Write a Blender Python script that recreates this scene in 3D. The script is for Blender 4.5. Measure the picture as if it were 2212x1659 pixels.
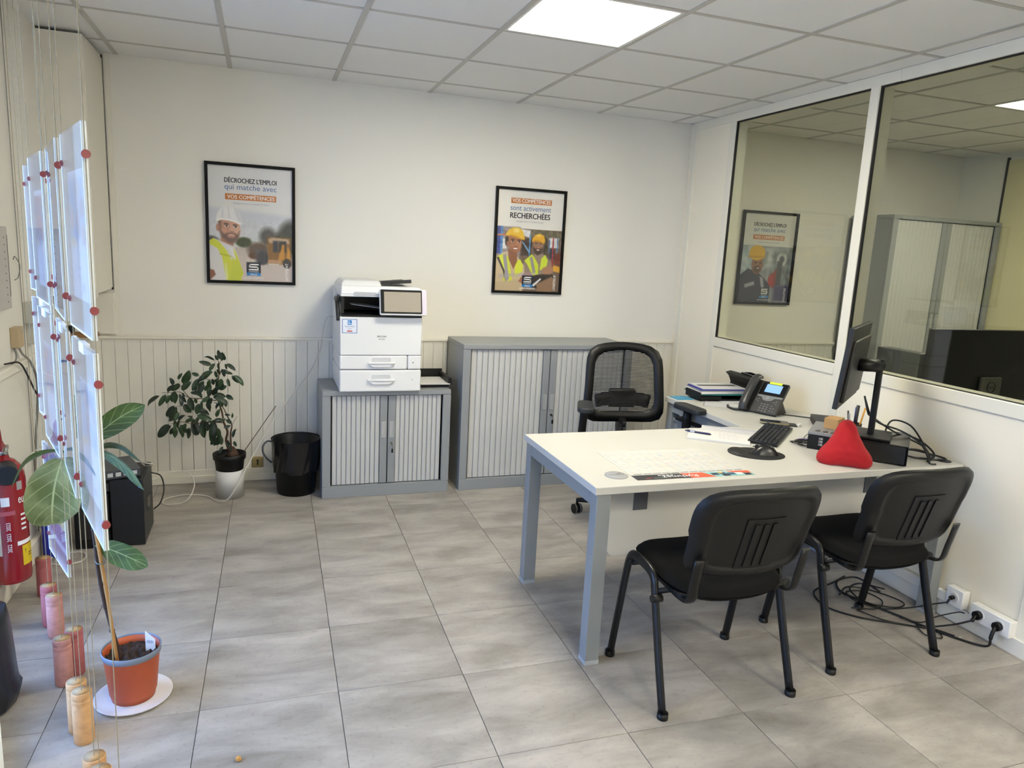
import bpy, bmesh, math, random
import numpy as np
from mathutils import Vector, Matrix, noise as mnoise
random.seed(7)
PI = math.pi
scn = bpy.context.scene
for o in list(bpy.data.objects): bpy.data.objects.remove(o, do_unlink=True)
COL = scn.collection

# ------------------------------------------------------------------ camera
CAM = (0.7749, -4.8486, 1.5714); YAW, PITCH, ROLL = 0.3356, -0.1835, 0.0518
cam_d = bpy.data.cameras.new('camera'); cam = bpy.data.objects.new('camera', cam_d); COL.objects.link(cam)
_f = Vector((math.sin(YAW)*math.cos(PITCH), math.cos(YAW)*math.cos(PITCH), math.sin(PITCH)))
_r = Vector((math.cos(YAW), -math.sin(YAW), 0)); _u = _r.cross(_f)
_r2 = _r*math.cos(ROLL) + _u*math.sin(ROLL); _u2 = -_r*math.sin(ROLL) + _u*math.cos(ROLL)
m = Matrix((_r2, _u2, -_f)).transposed().to_4x4(); m.translation = Vector(CAM)
cam.matrix_world = m
cam_d.sensor_fit = 'HORIZONTAL'; cam_d.sensor_width = 36.0; cam_d.lens = 1558.74/2212*36.0
cam_d.clip_start = 0.02
scn.camera = cam

# ------------------------------------------------------------------ world (overcast daylight outside the shop front)
SKY = 6.
LED = 24.
SUN = 4.
w = bpy.data.worlds.new('world'); scn.world = w; w.use_nodes = True
bg = w.node_tree.nodes['Background']; bg.inputs[0].default_value = (0.30, 0.50, 1.0, 1); bg.inputs[1].default_value = SKY
scn.view_settings.view_transform = 'Standard'; scn.view_settings.look = 'None'
scn.view_settings.gamma = 1.0; scn.view_settings.use_curve_mapping = False
scn.view_settings.exposure = 1.08
sd = bpy.data.lights.new('sun', 'SUN'); sd.energy = SUN; sd.angle = .01; sd.color = (1., .94, .85)   # added: street bounce brightens the ceiling; the building shades the shop front
so = bpy.data.objects.new('sun', sd); COL.objects.link(so); so.rotation_euler = Vector((-.55, -.25, -.80)).to_track_quat('-Z', 'Y').to_euler()

# ------------------------------------------------------------------ helpers
def lin(c):
    if isinstance(c, str): c = tuple(int(c[i:i+2], 16)/255 for i in (0, 2, 4))
    return tuple((x/12.92 if x <= .04045 else ((x+.055)/1.055)**2.4) for x in c)
MATS = {}
def mat(name, col=None, rough=.5, metal=0., spec=.5, bump=0., bscale=80., var=0., vscale=3., emit=None, es=0., sheen=0., coat=0., trans=0.):
    """principled material; bump = fine relief, var = large soft colour variation"""
    if name in MATS: return MATS[name]
    m = bpy.data.materials.new(name); m.use_nodes = True; nt = m.node_tree; b = nt.nodes['Principled BSDF']
    c = lin(col); b.inputs['Base Color'].default_value = (*c, 1)
    b.inputs['Roughness'].default_value = rough; b.inputs['Metallic'].default_value = metal
    b.inputs['Specular IOR Level'].default_value = spec
    if sheen: b.inputs['Sheen Weight'].default_value = sheen
    if coat: b.inputs['Coat Weight'].default_value = coat; b.inputs['Coat Roughness'].default_value = .08
    if emit: b.inputs['Emission Color'].default_value = (*lin(emit), 1); b.inputs['Emission Strength'].default_value = es
    tc = None
    if bump or var:
        tc = nt.nodes.new('ShaderNodeTexCoord')
    if var:
        n = nt.nodes.new('ShaderNodeTexNoise'); n.inputs['Scale'].default_value = vscale; n.inputs['Detail'].default_value = 5
        nt.links.new(tc.outputs['Object'], n.inputs['Vector'])
        r = nt.nodes.new('ShaderNodeValToRGB'); e = r.color_ramp.elements
        e[0].position = .3; e[1].position = .7
        e[0].color = (*[x*(1-var) for x in c], 1); e[1].color = (*[min(1, x*(1+var)) for x in c], 1)
        nt.links.new(n.outputs['Fac'], r.inputs[0]); nt.links.new(r.outputs[0], b.inputs['Base Color'])
    if bump:
        n = nt.nodes.new('ShaderNodeTexNoise'); n.inputs['Scale'].default_value = bscale; n.inputs['Detail'].default_value = 3
        nt.links.new(tc.outputs['Object'], n.inputs['Vector'])
        bp = nt.nodes.new('ShaderNodeBump'); bp.inputs['Strength'].default_value = bump; bp.inputs['Distance'].default_value = .002
        nt.links.new(n.outputs['Fac'], bp.inputs['Height']); nt.links.new(bp.outputs[0], b.inputs['Normal'])
    MATS[name] = m; return m
def glass(name, tint=(1, 1, 1), rough=0., milk=0., f0=.04):
    """thin pane: fresnel mix of clear transmission and mirror reflection, optionally a little milky"""
    m = bpy.data.materials.new(name); m.use_nodes = True; nt = m.node_tree
    nt.nodes.remove(nt.nodes['Principled BSDF']); out = nt.nodes['Material Output']
    t = nt.nodes.new('ShaderNodeBsdfTransparent'); t.inputs[0].default_value = (*tint, 1)
    g = nt.nodes.new('ShaderNodeBsdfGlossy'); g.inputs['Roughness'].default_value = rough
    lw = nt.nodes.new('ShaderNodeLayerWeight'); lw.inputs['Blend'].default_value = .5      # same from both sides of the pane
    pw = nt.nodes.new('ShaderNodeMath'); pw.operation = 'POWER'; pw.inputs[1].default_value = 5.; nt.links.new(lw.outputs['Facing'], pw.inputs[0])
    fr = nt.nodes.new('ShaderNodeMath'); fr.operation = 'MULTIPLY_ADD'; fr.inputs[1].default_value = .96; fr.inputs[2].default_value = f0; nt.links.new(pw.outputs[0], fr.inputs[0])
    src = t.outputs[0]
    if milk:
        d = nt.nodes.new('ShaderNodeBsdfTranslucent'); d.inputs[0].default_value = (.9, .93, .97, 1)
        d2 = nt.nodes.new('ShaderNodeBsdfDiffuse'); d2.inputs[0].default_value = (.9, .93, .97, 1)
        a = nt.nodes.new('ShaderNodeMixShader'); a.inputs[0].default_value = .5
        nt.links.new(d.outputs[0], a.inputs[1]); nt.links.new(d2.outputs[0], a.inputs[2])
        mk = nt.nodes.new('ShaderNodeMixShader'); mk.inputs[0].default_value = milk
        nt.links.new(t.outputs[0], mk.inputs[1]); nt.links.new(a.outputs[0], mk.inputs[2]); src = mk.outputs[0]
    mx = nt.nodes.new('ShaderNodeMixShader')
    nt.links.new(fr.outputs[0], mx.inputs[0]); nt.links.new(src, mx.inputs[1]); nt.links.new(g.outputs[0], mx.inputs[2])
    nt.links.new(mx.outputs[0], out.inputs[0]); MATS[name] = m; return m

class MB:
    """collects simple shapes into one bmesh"""
    def __init__(s): s.bm = bmesh.new(); s.T = Matrix.Identity(4); s.smooth = False
    def V(s, p): return s.bm.verts.new(s.T @ Vector(p))
    def face(s, vs, sm=False):
        try: f = s.bm.faces.new(vs); f.smooth = sm; return f
        except ValueError: return None
    def box(s, x0, x1, y0, y1, z0, z1, bev=0., seg=2):
        vs = [s.V((x, y, z)) for z in (z0, z1) for y in (y0, y1) for x in (x0, x1)]
        fs = [s.face([vs[i] for i in q]) for q in ((0, 2, 3, 1), (4, 5, 7, 6), (0, 1, 5, 4), (2, 6, 7, 3), (0, 4, 6, 2), (1, 3, 7, 5))]
        if bev:
            es = list({e for f in fs for e in f.edges})
            r = bmesh.ops.bevel(s.bm, geom=es, offset=bev, segments=seg, profile=.5, affect='EDGES')
            for f in r['faces']: f.smooth = True
        return s
    def prism(s, pts, d0, d1, axis='z', bev=0., seg=2, smooth=False):
        """polygon (list of 2-D points) extruded along an axis; points are (x,y) / (x,z) for y / (y,z) for x"""
        def P(a, b, d): return {'z': (a, b, d), 'y': (a, d, b), 'x': (d, a, b)}[axis]
        A = [s.V(P(a, b, d0)) for a, b in pts]; B = [s.V(P(a, b, d1)) for a, b in pts]
        n = len(pts); fs = [s.face(A[::-1]), s.face(B)]
        for i in range(n): fs.append(s.face([A[i], A[(i+1) % n], B[(i+1) % n], B[i]], smooth))
        fs = [f for f in fs if f]
        bmesh.ops.recalc_face_normals(s.bm, faces=fs)
        if bev:
            es = [e for e in set(fs[0].edges) | set(fs[1].edges)]
            r = bmesh.ops.bevel(s.bm, geom=es, offset=bev, segments=seg, profile=.5, affect='EDGES')
            for f in r['faces']: f.smooth = True
        return s
    def loft(s, rings, caps=True, sm=True, closed=True):
        """rings: list of equal-length point loops"""
        R = [[s.V(p) for p in r] for r in rings]; n = len(R[0]); fs = []
        for a, b in zip(R, R[1:]):
            for i in range(n if closed else n-1):
                fs.append(s.face([a[i], a[(i+1) % n], b[(i+1) % n], b[i]], sm))
        if caps and closed: fs.append(s.face(R[0][::-1])); fs.append(s.face(R[-1]))
        fs = [f for f in fs if f]
        bmesh.ops.recalc_face_normals(s.bm, faces=fs)
        return s
    def lathe(s, prof, c=(0, 0, 0), n=24, caps=True, sm=True):
        return s.loft([[(c[0]+r*math.cos(2*PI*i/n), c[1]+r*math.sin(2*PI*i/n), c[2]+z) for i in range(n)] for r, z in prof], caps, sm)
    def cyl(s, a, b, r, n=12, r2=None, sm=True): return s.tube([a, b], r, n, sm=sm, r2=r2)
    def tube(s, pts, r, n=8, spline=0, caps=True, sm=True, r2=None, flat=None):
        """sweep along points; spline = subdivisions per span; flat = (a,b) half sizes for a flat/oval section"""
        P = [Vector(p) for p in pts]
        if spline and len(P) > 2:
            Q = []
            for i in range(len(P)-1):
                p0 = P[i-1] if i else P[0]*2-P[1]; p1, p2 = P[i], P[i+1]; p3 = P[i+2] if i+2 < len(P) else P[-1]*2-P[-2]
                for k in range(spline):
                    t = k/spline
                    Q.append(.5*((2*p1)+(p2-p0)*t+(2*p0-5*p1+4*p2-p3)*t*t+(3*p1-p0-3*p2+p3)*t**3))
            Q.append(P[-1]); P = Q
        T = [(P[min(i+1, len(P)-1)]-P[max(i-1, 0)]).normalized() for i in range(len(P))]
        up = Vector((0, 0, 1)) if abs(T[0].z) < .9 else Vector((1, 0, 0))
        N = (up - T[0]*up.dot(T[0])).normalized(); rings = []
        for i, p in enumerate(P):
            N = (N - T[i]*N.dot(T[i])).normalized(); Bn = T[i].cross(N)
            rr = r if r2 is None else r+(r2-r)*i/(len(P)-1)
            if callable(r): rr = r(i/(len(P)-1))
            a, b = flat if flat else (rr, rr)
            rings.append([p+N*(a*math.cos(2*PI*k/n))+Bn*(b*math.sin(2*PI*k/n)) for k in range(n)])
        return s.loft(rings, caps, sm)
    def grid(s, fn, nu, nv, sm=True):
        """surface from fn(u,v), u,v in 0..1"""
        R = [[s.V(fn(i/nu, j/nv)) for j in range(nv+1)] for i in range(nu+1)]
        for i in range(nu):
            for j in range(nv): s.face([R[i][j], R[i+1][j], R[i+1][j+1], R[i][j+1]], sm)
        return s
    def ring(s, outer, inner, d0, d1, axis='y', smooth=False):
        """flat frame between two equal-length outlines, extruded"""
        def P(a, b, d): return {'z': (a, b, d), 'y': (a, d, b), 'x': (d, a, b)}[axis]
        L = [[s.V(P(a, b, d)) for a, b in q] for q, d in ((outer, d0), (outer, d1), (inner, d1), (inner, d0))]
        n = len(outer); fs = []
        for k in range(4):
            A, B = L[k], L[(k+1) % 4]
            for i in range(n): fs.append(s.face([A[i], A[(i+1) % n], B[(i+1) % n], B[i]], smooth and k in (0, 2)))
        bmesh.ops.recalc_face_normals(s.bm, faces=[f for f in fs if f]); return s
    def addmesh(s, me, M):
        b2 = bmesh.new(); b2.from_mesh(me); b2.transform(s.T @ M); tmp = bpy.data.meshes.new('t'); b2.to_mesh(tmp); b2.free()
        s.bm.from_mesh(tmp); bpy.data.meshes.remove(tmp); return s
    def mesh(s, name, m=None):
        me = bpy.data.meshes.new(name); s.bm.to_mesh(me); s.bm.free()
        if m: me.materials.append(m)
        return me
    def build(s, name, m, parent=None, loc=None):
        return link(name, s.mesh(name, m), parent, loc)
def link(name, me, parent=None, loc=None, rot=None):
    o = bpy.data.objects.new(name, me); COL.objects.link(o)
    if parent is not None: o.parent = parent
    if loc is not None: o.location = loc
    if rot is not None: o.rotation_euler = rot
    return o
def tag(o, label, cat, group=None):
    o['label'] = label; o['category'] = cat
    if group: o['group'] = group
    return o
def thing(name, label, cat, loc=(0, 0, 0), rz=0., group=None):
    o = bpy.data.objects.new(name, None); COL.objects.link(o); o.location = loc; o.rotation_euler = (0, 0, rz)
    o.empty_display_size = .05
    return tag(o, label, cat, group)
def struct(o): o['kind'] = 'structure'; return o
def copy_tree(o, parent=None):
    c = o.copy(); COL.objects.link(c); c.parent = parent
    for ch in list(o.children): copy_tree(ch, c)
    return c
def rrect(x0, x1, z0, z1, r, n=5):
    out = []
    for cx, cz, a0 in ((x1-r, z1-r, 0), (x0+r, z1-r, 90), (x0+r, z0+r, 180), (x1-r, z0+r, 270)):
        for k in range(n+1):
            a = math.radians(a0+90*k/n); out.append((cx+r*math.cos(a), cz+r*math.sin(a)))
    return out
# ---- lettering
_tc = {}
def text_me(s, bold=0.):
    bold = 0.
    k = (s, bold)
    if k in _tc: return _tc[k]
    cu = bpy.data.curves.new('lettering', 'FONT'); cu.body = s; cu.size = 1; cu.offset = bold; cu.resolution_u = 3; cu.fill_mode = 'FRONT'
    o = bpy.data.objects.new('lettering', cu); COL.objects.link(o)
    bpy.context.view_layer.update()
    me = bpy.data.meshes.new_from_object(o.evaluated_get(bpy.context.evaluated_depsgraph_get()))
    bpy.data.objects.remove(o); bpy.data.curves.remove(cu)
    v = np.empty(len(me.vertices)*3); me.vertices.foreach_get('co', v); v = v.reshape(-1, 3)
    lo, hi = v.min(0), v.max(0); v -= lo; sz = hi-lo
    me.vertices.foreach_set('co', v.ravel()); _tc[k] = (me, sz[0], sz[1]); return _tc[k]
def put_text(mb, s, x0, x1, z0, z1, y, bold=0., turn=False, face='-y'):
    """letters filling the rectangle x0..x1, z0..z1 of a plane facing -y; turn = reading upwards"""
    me, w_, h_ = text_me(s, bold)
    if turn: M = Matrix(((0, -(x1-x0)/h_, 0, x1), (0, 0, -1, y), ((z1-z0)/w_, 0, 0, z0), (0, 0, 0, 1)))
    else: M = Matrix((((x1-x0)/w_, 0, 0, x0), (0, 0, -1, y), (0, (z1-z0)/h_, 0, z0), (0, 0, 0, 1)))
    mb.addmesh(me, M)
    if bold:                                         # heavier strokes: the same letters printed again slightly to each side
        for dx, dz in ((-bold, 0), (bold, 0), (0, bold*.6), (0, -bold*.6)):
            k = (x1-x0)/w_ if not turn else (x1-x0)/h_
            mb.addmesh(me, Matrix.Translation((dx*k, -.00002*(1+(dx > 0)+2*(dz > 0)+3*(dz < 0)), dz*k)) @ M)
# ---- flat prints: a fine sheet whose ink colours are stored per vertex
def ink_mat(thin=False):
    if thin:
        if 'thin' in MATS: return MATS['thin']
        m = bpy.data.materials.new('thin_printed_paper'); m.use_nodes = True; nt = m.node_tree; b = nt.nodes['Principled BSDF']
        a = nt.nodes.new('ShaderNodeAttribute'); a.attribute_name = 'Col'; nt.links.new(a.outputs['Color'], b.inputs['Base Color']); b.inputs['Roughness'].default_value = .6
        tr = nt.nodes.new('ShaderNodeBsdfTranslucent'); nt.links.new(a.outputs['Color'], tr.inputs[0])
        mx = nt.nodes.new('ShaderNodeMixShader'); mx.inputs[0].default_value = .35
        nt.links.new(b.outputs[0], mx.inputs[1]); nt.links.new(tr.outputs[0], mx.inputs[2]); nt.links.new(mx.outputs[0], nt.nodes['Material Output'].inputs[0])
        MATS['thin'] = m; return m
    if 'ink' in MATS: return MATS['ink']
    m = bpy.data.materials.new('printed_ink'); m.use_nodes = True; nt = m.node_tree; b = nt.nodes['Principled BSDF']
    a = nt.nodes.new('ShaderNodeAttribute'); a.attribute_name = 'Col'
    nt.links.new(a.outputs['Color'], b.inputs['Base Color']); b.inputs['Roughness'].default_value = .6
    MATS['ink'] = m; return m
class Print:
    def __init__(s, nu, nv, asp, bgc):
        s.nu, s.nv, s.asp = nu, nv, asp
        s.u, s.v = np.meshgrid(np.linspace(0, 1, nu), np.linspace(0, 1, nv)); s.c = np.empty((nv, nu, 3)); s.c[:] = np.array(bgc)/255.
    def mix(s, a, col): s.c = s.c*(1-a[..., None])+np.array(col)/255.*a[..., None]
    def poly(s, pts, col, soft=.004, al=1.):
        X, Y = s.u, s.v*s.asp; P = [(a, b*s.asp) for a, b in pts]; n = len(P); ins = np.zeros(X.shape, bool); d = np.full(X.shape, 9.)
        for i in range(n):
            x1, y1 = P[i]; x2, y2 = P[(i+1) % n]
            c = ((y1 > Y) != (y2 > Y)) & (X < (x2-x1)*(Y-y1)/((y2-y1) if y2 != y1 else 1e-9)+x1); ins ^= c
            dx, dy = x2-x1, y2-y1; t = np.clip(((X-x1)*dx+(Y-y1)*dy)/(dx*dx+dy*dy+1e-12), 0, 1)
            d = np.minimum(d, np.hypot(X-x1-t*dx, Y-y1-t*dy))
        sd = np.where(ins, d, -d); s.mix(np.clip(.5+sd/(2*soft), 0, 1)*al, col); return s
    def rect(s, a, b, c, d, col, soft=.003, al=1.): return s.poly([(a, c), (b, c), (b, d), (a, d)], col, soft, al)
    def ell(s, cu, cv, ru, rv, col, soft=.08, al=1., rot=0.):
        X = s.u-cu; Y = (s.v-cv); a = math.radians(rot); Ya = Y*s.asp
        xx = (X*math.cos(a)+Ya*math.sin(a))/ru; yy = (-X*math.sin(a)+Ya*math.cos(a))/(rv*s.asp)
        s.mix(np.clip((1-np.hypot(xx, yy))/soft+.5, 0, 1)*al, col); return s
    def grad(s, v0, v1, c0, c1):
        t = np.clip((s.v-v0)/(v1-v0), 0, 1)[..., None]; k = (s.v >= v0) & (s.v <= v1)
        g = np.array(c0)/255.*(1-t)+np.array(c1)/255.*t; s.c[k] = g[k]; return s
    def noise(s, amt, cell, u0=0, u1=1, v0=0, v1=1, seed=1):
        r = np.random.default_rng(seed); g = r.normal(size=(int(1/cell)+3, int(1/cell)+3))
        x = s.u/cell; y = s.v*s.asp/cell; x = np.minimum(x, g.shape[1]-2.01); y = np.minimum(y, g.shape[0]-2.01)
        i, j = x.astype(int), y.astype(int); fx, fy = x-i, y-j
        n = g[j, i]*(1-fx)*(1-fy)+g[j, i+1]*fx*(1-fy)+g[j+1, i]*(1-fx)*fy+g[j+1, i+1]*fx*fy
        k = ((s.u >= u0) & (s.u <= u1) & (s.v >= v0) & (s.v <= v1))[..., None]
        s.c = np.clip(s.c+k*n[..., None]*amt, 0, 1); return s
    def build(s, name, parent, origin, du, dv, thin=False):
        """origin = top-left corner, du = vector to the right edge, dv = vector to the bottom edge"""
        o, du, dv = np.array(origin), np.array(du), np.array(dv)
        P = o+s.u[..., None]*du+s.v[..., None]*dv; nv, nu = s.nv, s.nu
        idx = np.arange(nu*nv).reshape(nv, nu)
        q = np.stack([idx[:-1, :-1], idx[1:, :-1], idx[1:, 1:], idx[:-1, 1:]], -1).reshape(-1, 4)
        me = bpy.data.meshes.new(name); me.vertices.add(nu*nv); me.vertices.foreach_set('co', P.reshape(-1))
        me.loops.add(q.size); me.loops.foreach_set('vertex_index', q.ravel().astype(np.int32))
        me.polygons.add(len(q)); me.polygons.foreach_set('loop_start', np.arange(0, q.size, 4, dtype=np.int32))
        me.update(calc_edges=True)
        c = np.clip(s.c, 0, 1); c = np.where(c <= .04045, c/12.92, ((c+.055)/1.055)**2.4)
        at = me.color_attributes.new('Col', 'FLOAT_COLOR', 'POINT')
        at.data.foreach_set('color', np.concatenate([c, np.ones((nv, nu, 1))], -1).ravel())
        me.materials.append(ink_mat(thin)); return link(name, me, parent)

# ------------------------------------------------------------------ shared materials
M_wall = mat('painted_wall', 'e2dfd6', .62, bump=.15, bscale=220)
M_panel = mat('white_laminate_partition', 'efe7d2', .42)
M_alu = mat('cream_aluminium_frame', 'e6e1d0', .38)
M_trim = mat('cream_painted_wood', 'e0dccf', .5)
M_board = mat('painted_tongue_and_groove', 'dddad0', .5, var=.03, vscale=6)
M_grey = mat('grey_powder_coated_steel', '8c8f90', .38)
M_greyd = mat('grey_leg_steel', '868a8a', .42)
M_slat = mat('silver_grey_tambour_slat', 'bdbdba', .34)
M_black = mat('black_plastic', '0b0b0b', .45, spec=.35)
M_blackg = mat('glossy_black_plastic', '0c0c0d', .18)
M_dark = mat('dark_grey_plastic', '1d1d1d', .45)
M_fabric = mat('black_upholstery_fabric', '070707', .95, spec=.2, bump=.6, bscale=900)
M_shell = mat('black_moulded_shell', '0a0a0b', .42, spec=.35, bump=.25, bscale=500)
M_tubeb = mat('black_enamelled_tube', '090909', .35, spec=.4)
M_white = mat('white_plastic', 'e6e5e1', .4)
M_paper = mat('white_paper', 'cfcdca', .7)
M_desk = mat('white_melamine_desk_top', 'c4c2ba', .36)
M_chrome = mat('brushed_chrome', 'c8c8c6', .25, metal=1.)
M_gasket = mat('black_rubber_gasket', '0b0b0b', .6)
M_text = mat('black_print', '20202a', .6)
M_textw = mat('white_print', 'f2f2f0', .6)
M_blue = mat('blue_print', '2b57a0', .6)
M_cable = mat('black_cable_rubber', '0d0d0d', .5)
M_cablew = mat('white_cable_sheath', 'cfccc2', .5)
M_cableg = mat('grey_cable_sheath', '77756f', .5)
M_glass = glass('partition_glass', (.82, .84, .80))
M_shop = glass('shop_window_glass', (.95, .97, .97))
M_pglass = glass('picture_glass', (.98, .98, .98), .03, f0=.018)
# ------------------------------------------------------------------ room constants
H = 2.54; XL = -.29; XR = 3.76; XR2 = 3.845; XF = 6.45; YF = -6.2
SLOPE = .338                                     # the shop front runs at an angle
YS = -1.72
def xs(y): return XL+SLOPE*(YS-y)              # x of the shop-front line at depth y
ROOM1 = [(XL, 0), (XL, YS), (xs(YF), YF), (XR+.01, YF), (XR+.01, 0)]
ROOM2 = [(XR2-.01, 0), (XR2-.01, YF), (XF, YF), (XF, 0)]
DO0 = 2.25                                       # length of the glazed shop front
_E = (XL+SLOPE*DO0/math.hypot(1, SLOPE), YS-DO0/math.hypot(1, SLOPE))
XE = -1.25
ROOM3 = [(XE, _E[1]), (XE, YF), (xs(YF), YF), _E]     # unseen entrance area beside and behind the camera, added to cut the daylight
def clip(poly, conv):
    """clip polygon by a counter-clockwise convex outline"""
    out = poly
    for i in range(len(conv)):
        a, b = conv[i], conv[(i+1) % len(conv)]; inp, out = out, []
        def side(p): return (b[0]-a[0])*(p[1]-a[1])-(b[1]-a[1])*(p[0]-a[0])
        for k in range(len(inp)):
            p, q = inp[k-1], inp[k]; sp, sq = side(p), side(q)
            if (sp >= 0) != (sq >= 0):
                t = sp/(sp-sq); out.append((p[0]+(q[0]-p[0])*t, p[1]+(q[1]-p[1])*t))
            if sq >= 0: out.append(q)
        if not out: return []
    return out
def area(p): return abs(sum(p[i-1][0]*p[i][1]-p[i][0]*p[i-1][1] for i in range(len(p))))/2

# ------------------------------------------------------------------ floor
def floor_mat():
    m = bpy.data.materials.new('concrete_look_floor_tile'); m.use_nodes = True; nt = m.node_tree; b = nt.nodes['Principled BSDF']
    N = nt.nodes.new; L = nt.links.new
    tc = N('ShaderNodeTexCoord'); oi = N('ShaderNodeObjectInfo'); mp = N('ShaderNodeVectorMath'); mp.operation = 'SCALE'
    cmb = N('ShaderNodeCombineXYZ'); mul = N('ShaderNodeMath'); mul.operation = 'MULTIPLY'; mul.inputs[1].default_value = 57.
    L(oi.outputs['Random'], mul.inputs[0]); L(mul.outputs[0], cmb.inputs[0]); L(mul.outputs[0], cmb.inputs[1])
    add = N('ShaderNodeVectorMath'); add.operation = 'ADD'; L(tc.outputs['Object'], add.inputs[0]); L(cmb.outputs[0], add.inputs[1])
    st = N('ShaderNodeMapping'); st.inputs['Scale'].default_value = (1.3, 3.4, 1); L(add.outputs[0], st.inputs['Vector'])
    n1 = N('ShaderNodeTexNoise'); n1.inputs['Scale'].default_value = 2.1; n1.inputs['Detail'].default_value = 9; n1.inputs['Roughness'].default_value = .62; n1.inputs['Distortion'].default_value = .35
    L(st.outputs[0], n1.inputs['Vector'])
    r = N('ShaderNodeValToRGB'); e = r.color_ramp.elements; e[0].position = .30; e[0].color = (*lin('807a72'), 1); e[1].position = .70; e[1].color = (*lin('b0aaa1'), 1)
    k = r.color_ramp.elements.new(.5); k.color = (*lin('9b958d'), 1); L(n1.outputs['Fac'], r.inputs[0])
    n2 = N('ShaderNodeTexNoise'); n2.inputs['Scale'].default_value = 60; n2.inputs['Detail'].default_value = 4; L(add.outputs[0], n2.inputs['Vector'])
    r2 = N('ShaderNodeValToRGB'); r2.color_ramp.elements[0].position = .28; r2.color_ramp.elements[1].position = .42
    r2.color_ramp.elements[0].color = (.55, .54, .52, 1); r2.color_ramp.elements[1].color = (1, 1, 1, 1); L(n2.outputs['Fac'], r2.inputs[0])
    mx = N('ShaderNodeMix'); mx.data_type = 'RGBA'; mx.blend_type = 'MULTIPLY'; mx.inputs[0].default_value = .35
    L(r.outputs[0], mx.inputs[6]); L(r2.outputs[0], mx.inputs[7])
    hv = N('ShaderNodeHueSaturation'); vr = N('ShaderNodeMapRange'); vr.inputs[3].default_value = .93; vr.inputs[4].default_value = 1.07
    L(oi.outputs['Random'], vr.inputs[0]); L(vr.outputs[0], hv.inputs['Value']); L(mx.outputs[2], hv.inputs['Color'])
    L(hv.outputs[0], b.inputs['Base Color']); b.inputs['Roughness'].default_value = .42; b.inputs['Specular IOR Level'].default_value = .4
    bp = N('ShaderNodeBump'); bp.inputs['Strength'].default_value = .08; bp.inputs['Distance'].default_value = .002; L(n2.outputs['Fac'], bp.inputs['Height']); L(bp.outputs[0], b.inputs['Normal'])
    MATS['tile'] = m; return m
M_tile = floor_mat()
M_grout = mat('dark_tile_joint', '3b3733', .8)
floor = struct(MB().prism([(XL-.05, .05), (XL-.05, YS), _E, (XE, _E[1]), (XE, YF), (XF+.05, YF), (XF+.05, .05)], -.06, -.0035).build('floor', M_grout))
ANG, FX, FY, TS = -.0135, .1238, -.6466, .4552
ca, sa = math.cos(ANG), math.sin(ANG); g = .0011
full = MB().prism([(g, -TS+g), (TS-g, -TS+g), (TS-g, -g), (g, -g)], -.0085, 0, bev=.0008, seg=1).mesh('tile', M_tile)
for i, j, room in [(i, j, r) for r in (ROOM1, ROOM2, ROOM3) for i in range(-4, 15) for j in range(-3, 13)]:
    if True:
        a0, b0 = TS*i, -TS*j
        W = lambda a, b: (FX+ca*a-sa*b, FY+sa*a+ca*b)
        q = [W(a0+g, b0-TS+g), W(a0+TS-g, b0-TS+g), W(a0+TS-g, b0-g), W(a0+g, b0-g)]
        c = clip(q, room)
        if len(c) < 3 or area(c) < .002: continue
        org = W(a0, b0)
        if abs(area(c)-area(q)) < 1e-6: link('tile', full, floor, (*org, 0), (0, 0, ANG))
        else:
            mb = MB(); mb.prism([(ca*(x-org[0])+sa*(y-org[1]), -sa*(x-org[0])+ca*(y-org[1])) for x, y in c], -.0085, 0)
            mb.build('tile', M_tile, floor, (*org, 0)).rotation_euler = (0, 0, ANG)

# ------------------------------------------------------------------ ceiling
M_ctile = mat('white_mineral_ceiling_tile', 'e6e5e2', .85, bump=.2, bscale=300)
M_cbar = mat('ceiling_grid_bar', 'bdbab2', .5)
M_cslab = mat('dark_ceiling_void', '3a3835', .9)
ceil = struct(MB().box(XE-.1, XF+.1, YF-.1, .1, H+.03, H+.09).build('ceiling', M_cslab))
Y1 = .3103
rows = [0]+[-(Y1+.6*k) for k in range(11)]
LAMPS = {(3, 3): 'square light panel above the white desk, in view', (5, 8): 'square light panel behind the camera', (2, 9): 'unseen fill light panel added farthest behind the camera', (8, 3): 'square light panel in the room behind the glass'}  # the farthest panel is an unseen lamp added as fill
for i in range(-3, 11):
    for j in range(0, 11):
        if (i, j) in LAMPS: continue
        x0, x1, y1, y0 = .6*i+.012, .6*i+.588, rows[j]-(.012 if j else .004), rows[j+1]+.012
        q = [(x0, y0), (x1, y0), (x1, y1), (x0, y1)]
        for room in (ROOM1, ROOM2, ROOM3):
            c = clip(q, room)
            if len(c) > 2 and area(c) > .001: MB().prism(c, H+.004, H+.018).build('ceiling_tile', M_ctile, ceil)
for i in range(-3, 11):                                   # main runners, front to back
    q = [(.6*i-.012, YF), (.6*i+.012, YF), (.6*i+.012, -.004), (.6*i-.012, -.004)]
    for room in (ROOM1, ROOM2, ROOM3):
        c = clip(q, room)
        if len(c) > 2: MB().prism(c, H, H+.02).build('grid_bar', M_cbar, ceil)
for j in range(1, 11):                                     # cross bars
    for room in (ROOM1, ROOM2, ROOM3):
        q = [(-1.5, rows[j]-.010), (XF, rows[j]-.010), (XF, rows[j]+.010), (-1.5, rows[j]+.010)]
        c = clip(q, room)
        if len(c) > 2: MB().prism(c, H+.001, H+.02).build('grid_bar', M_cbar, ceil)
M_led = mat('glowing_led_diffuser', 'ffffff', .5, emit='fcf5e2', es=LED)
M_ledf = mat('white_lamp_frame', 'e8e6e0', .4)
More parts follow.
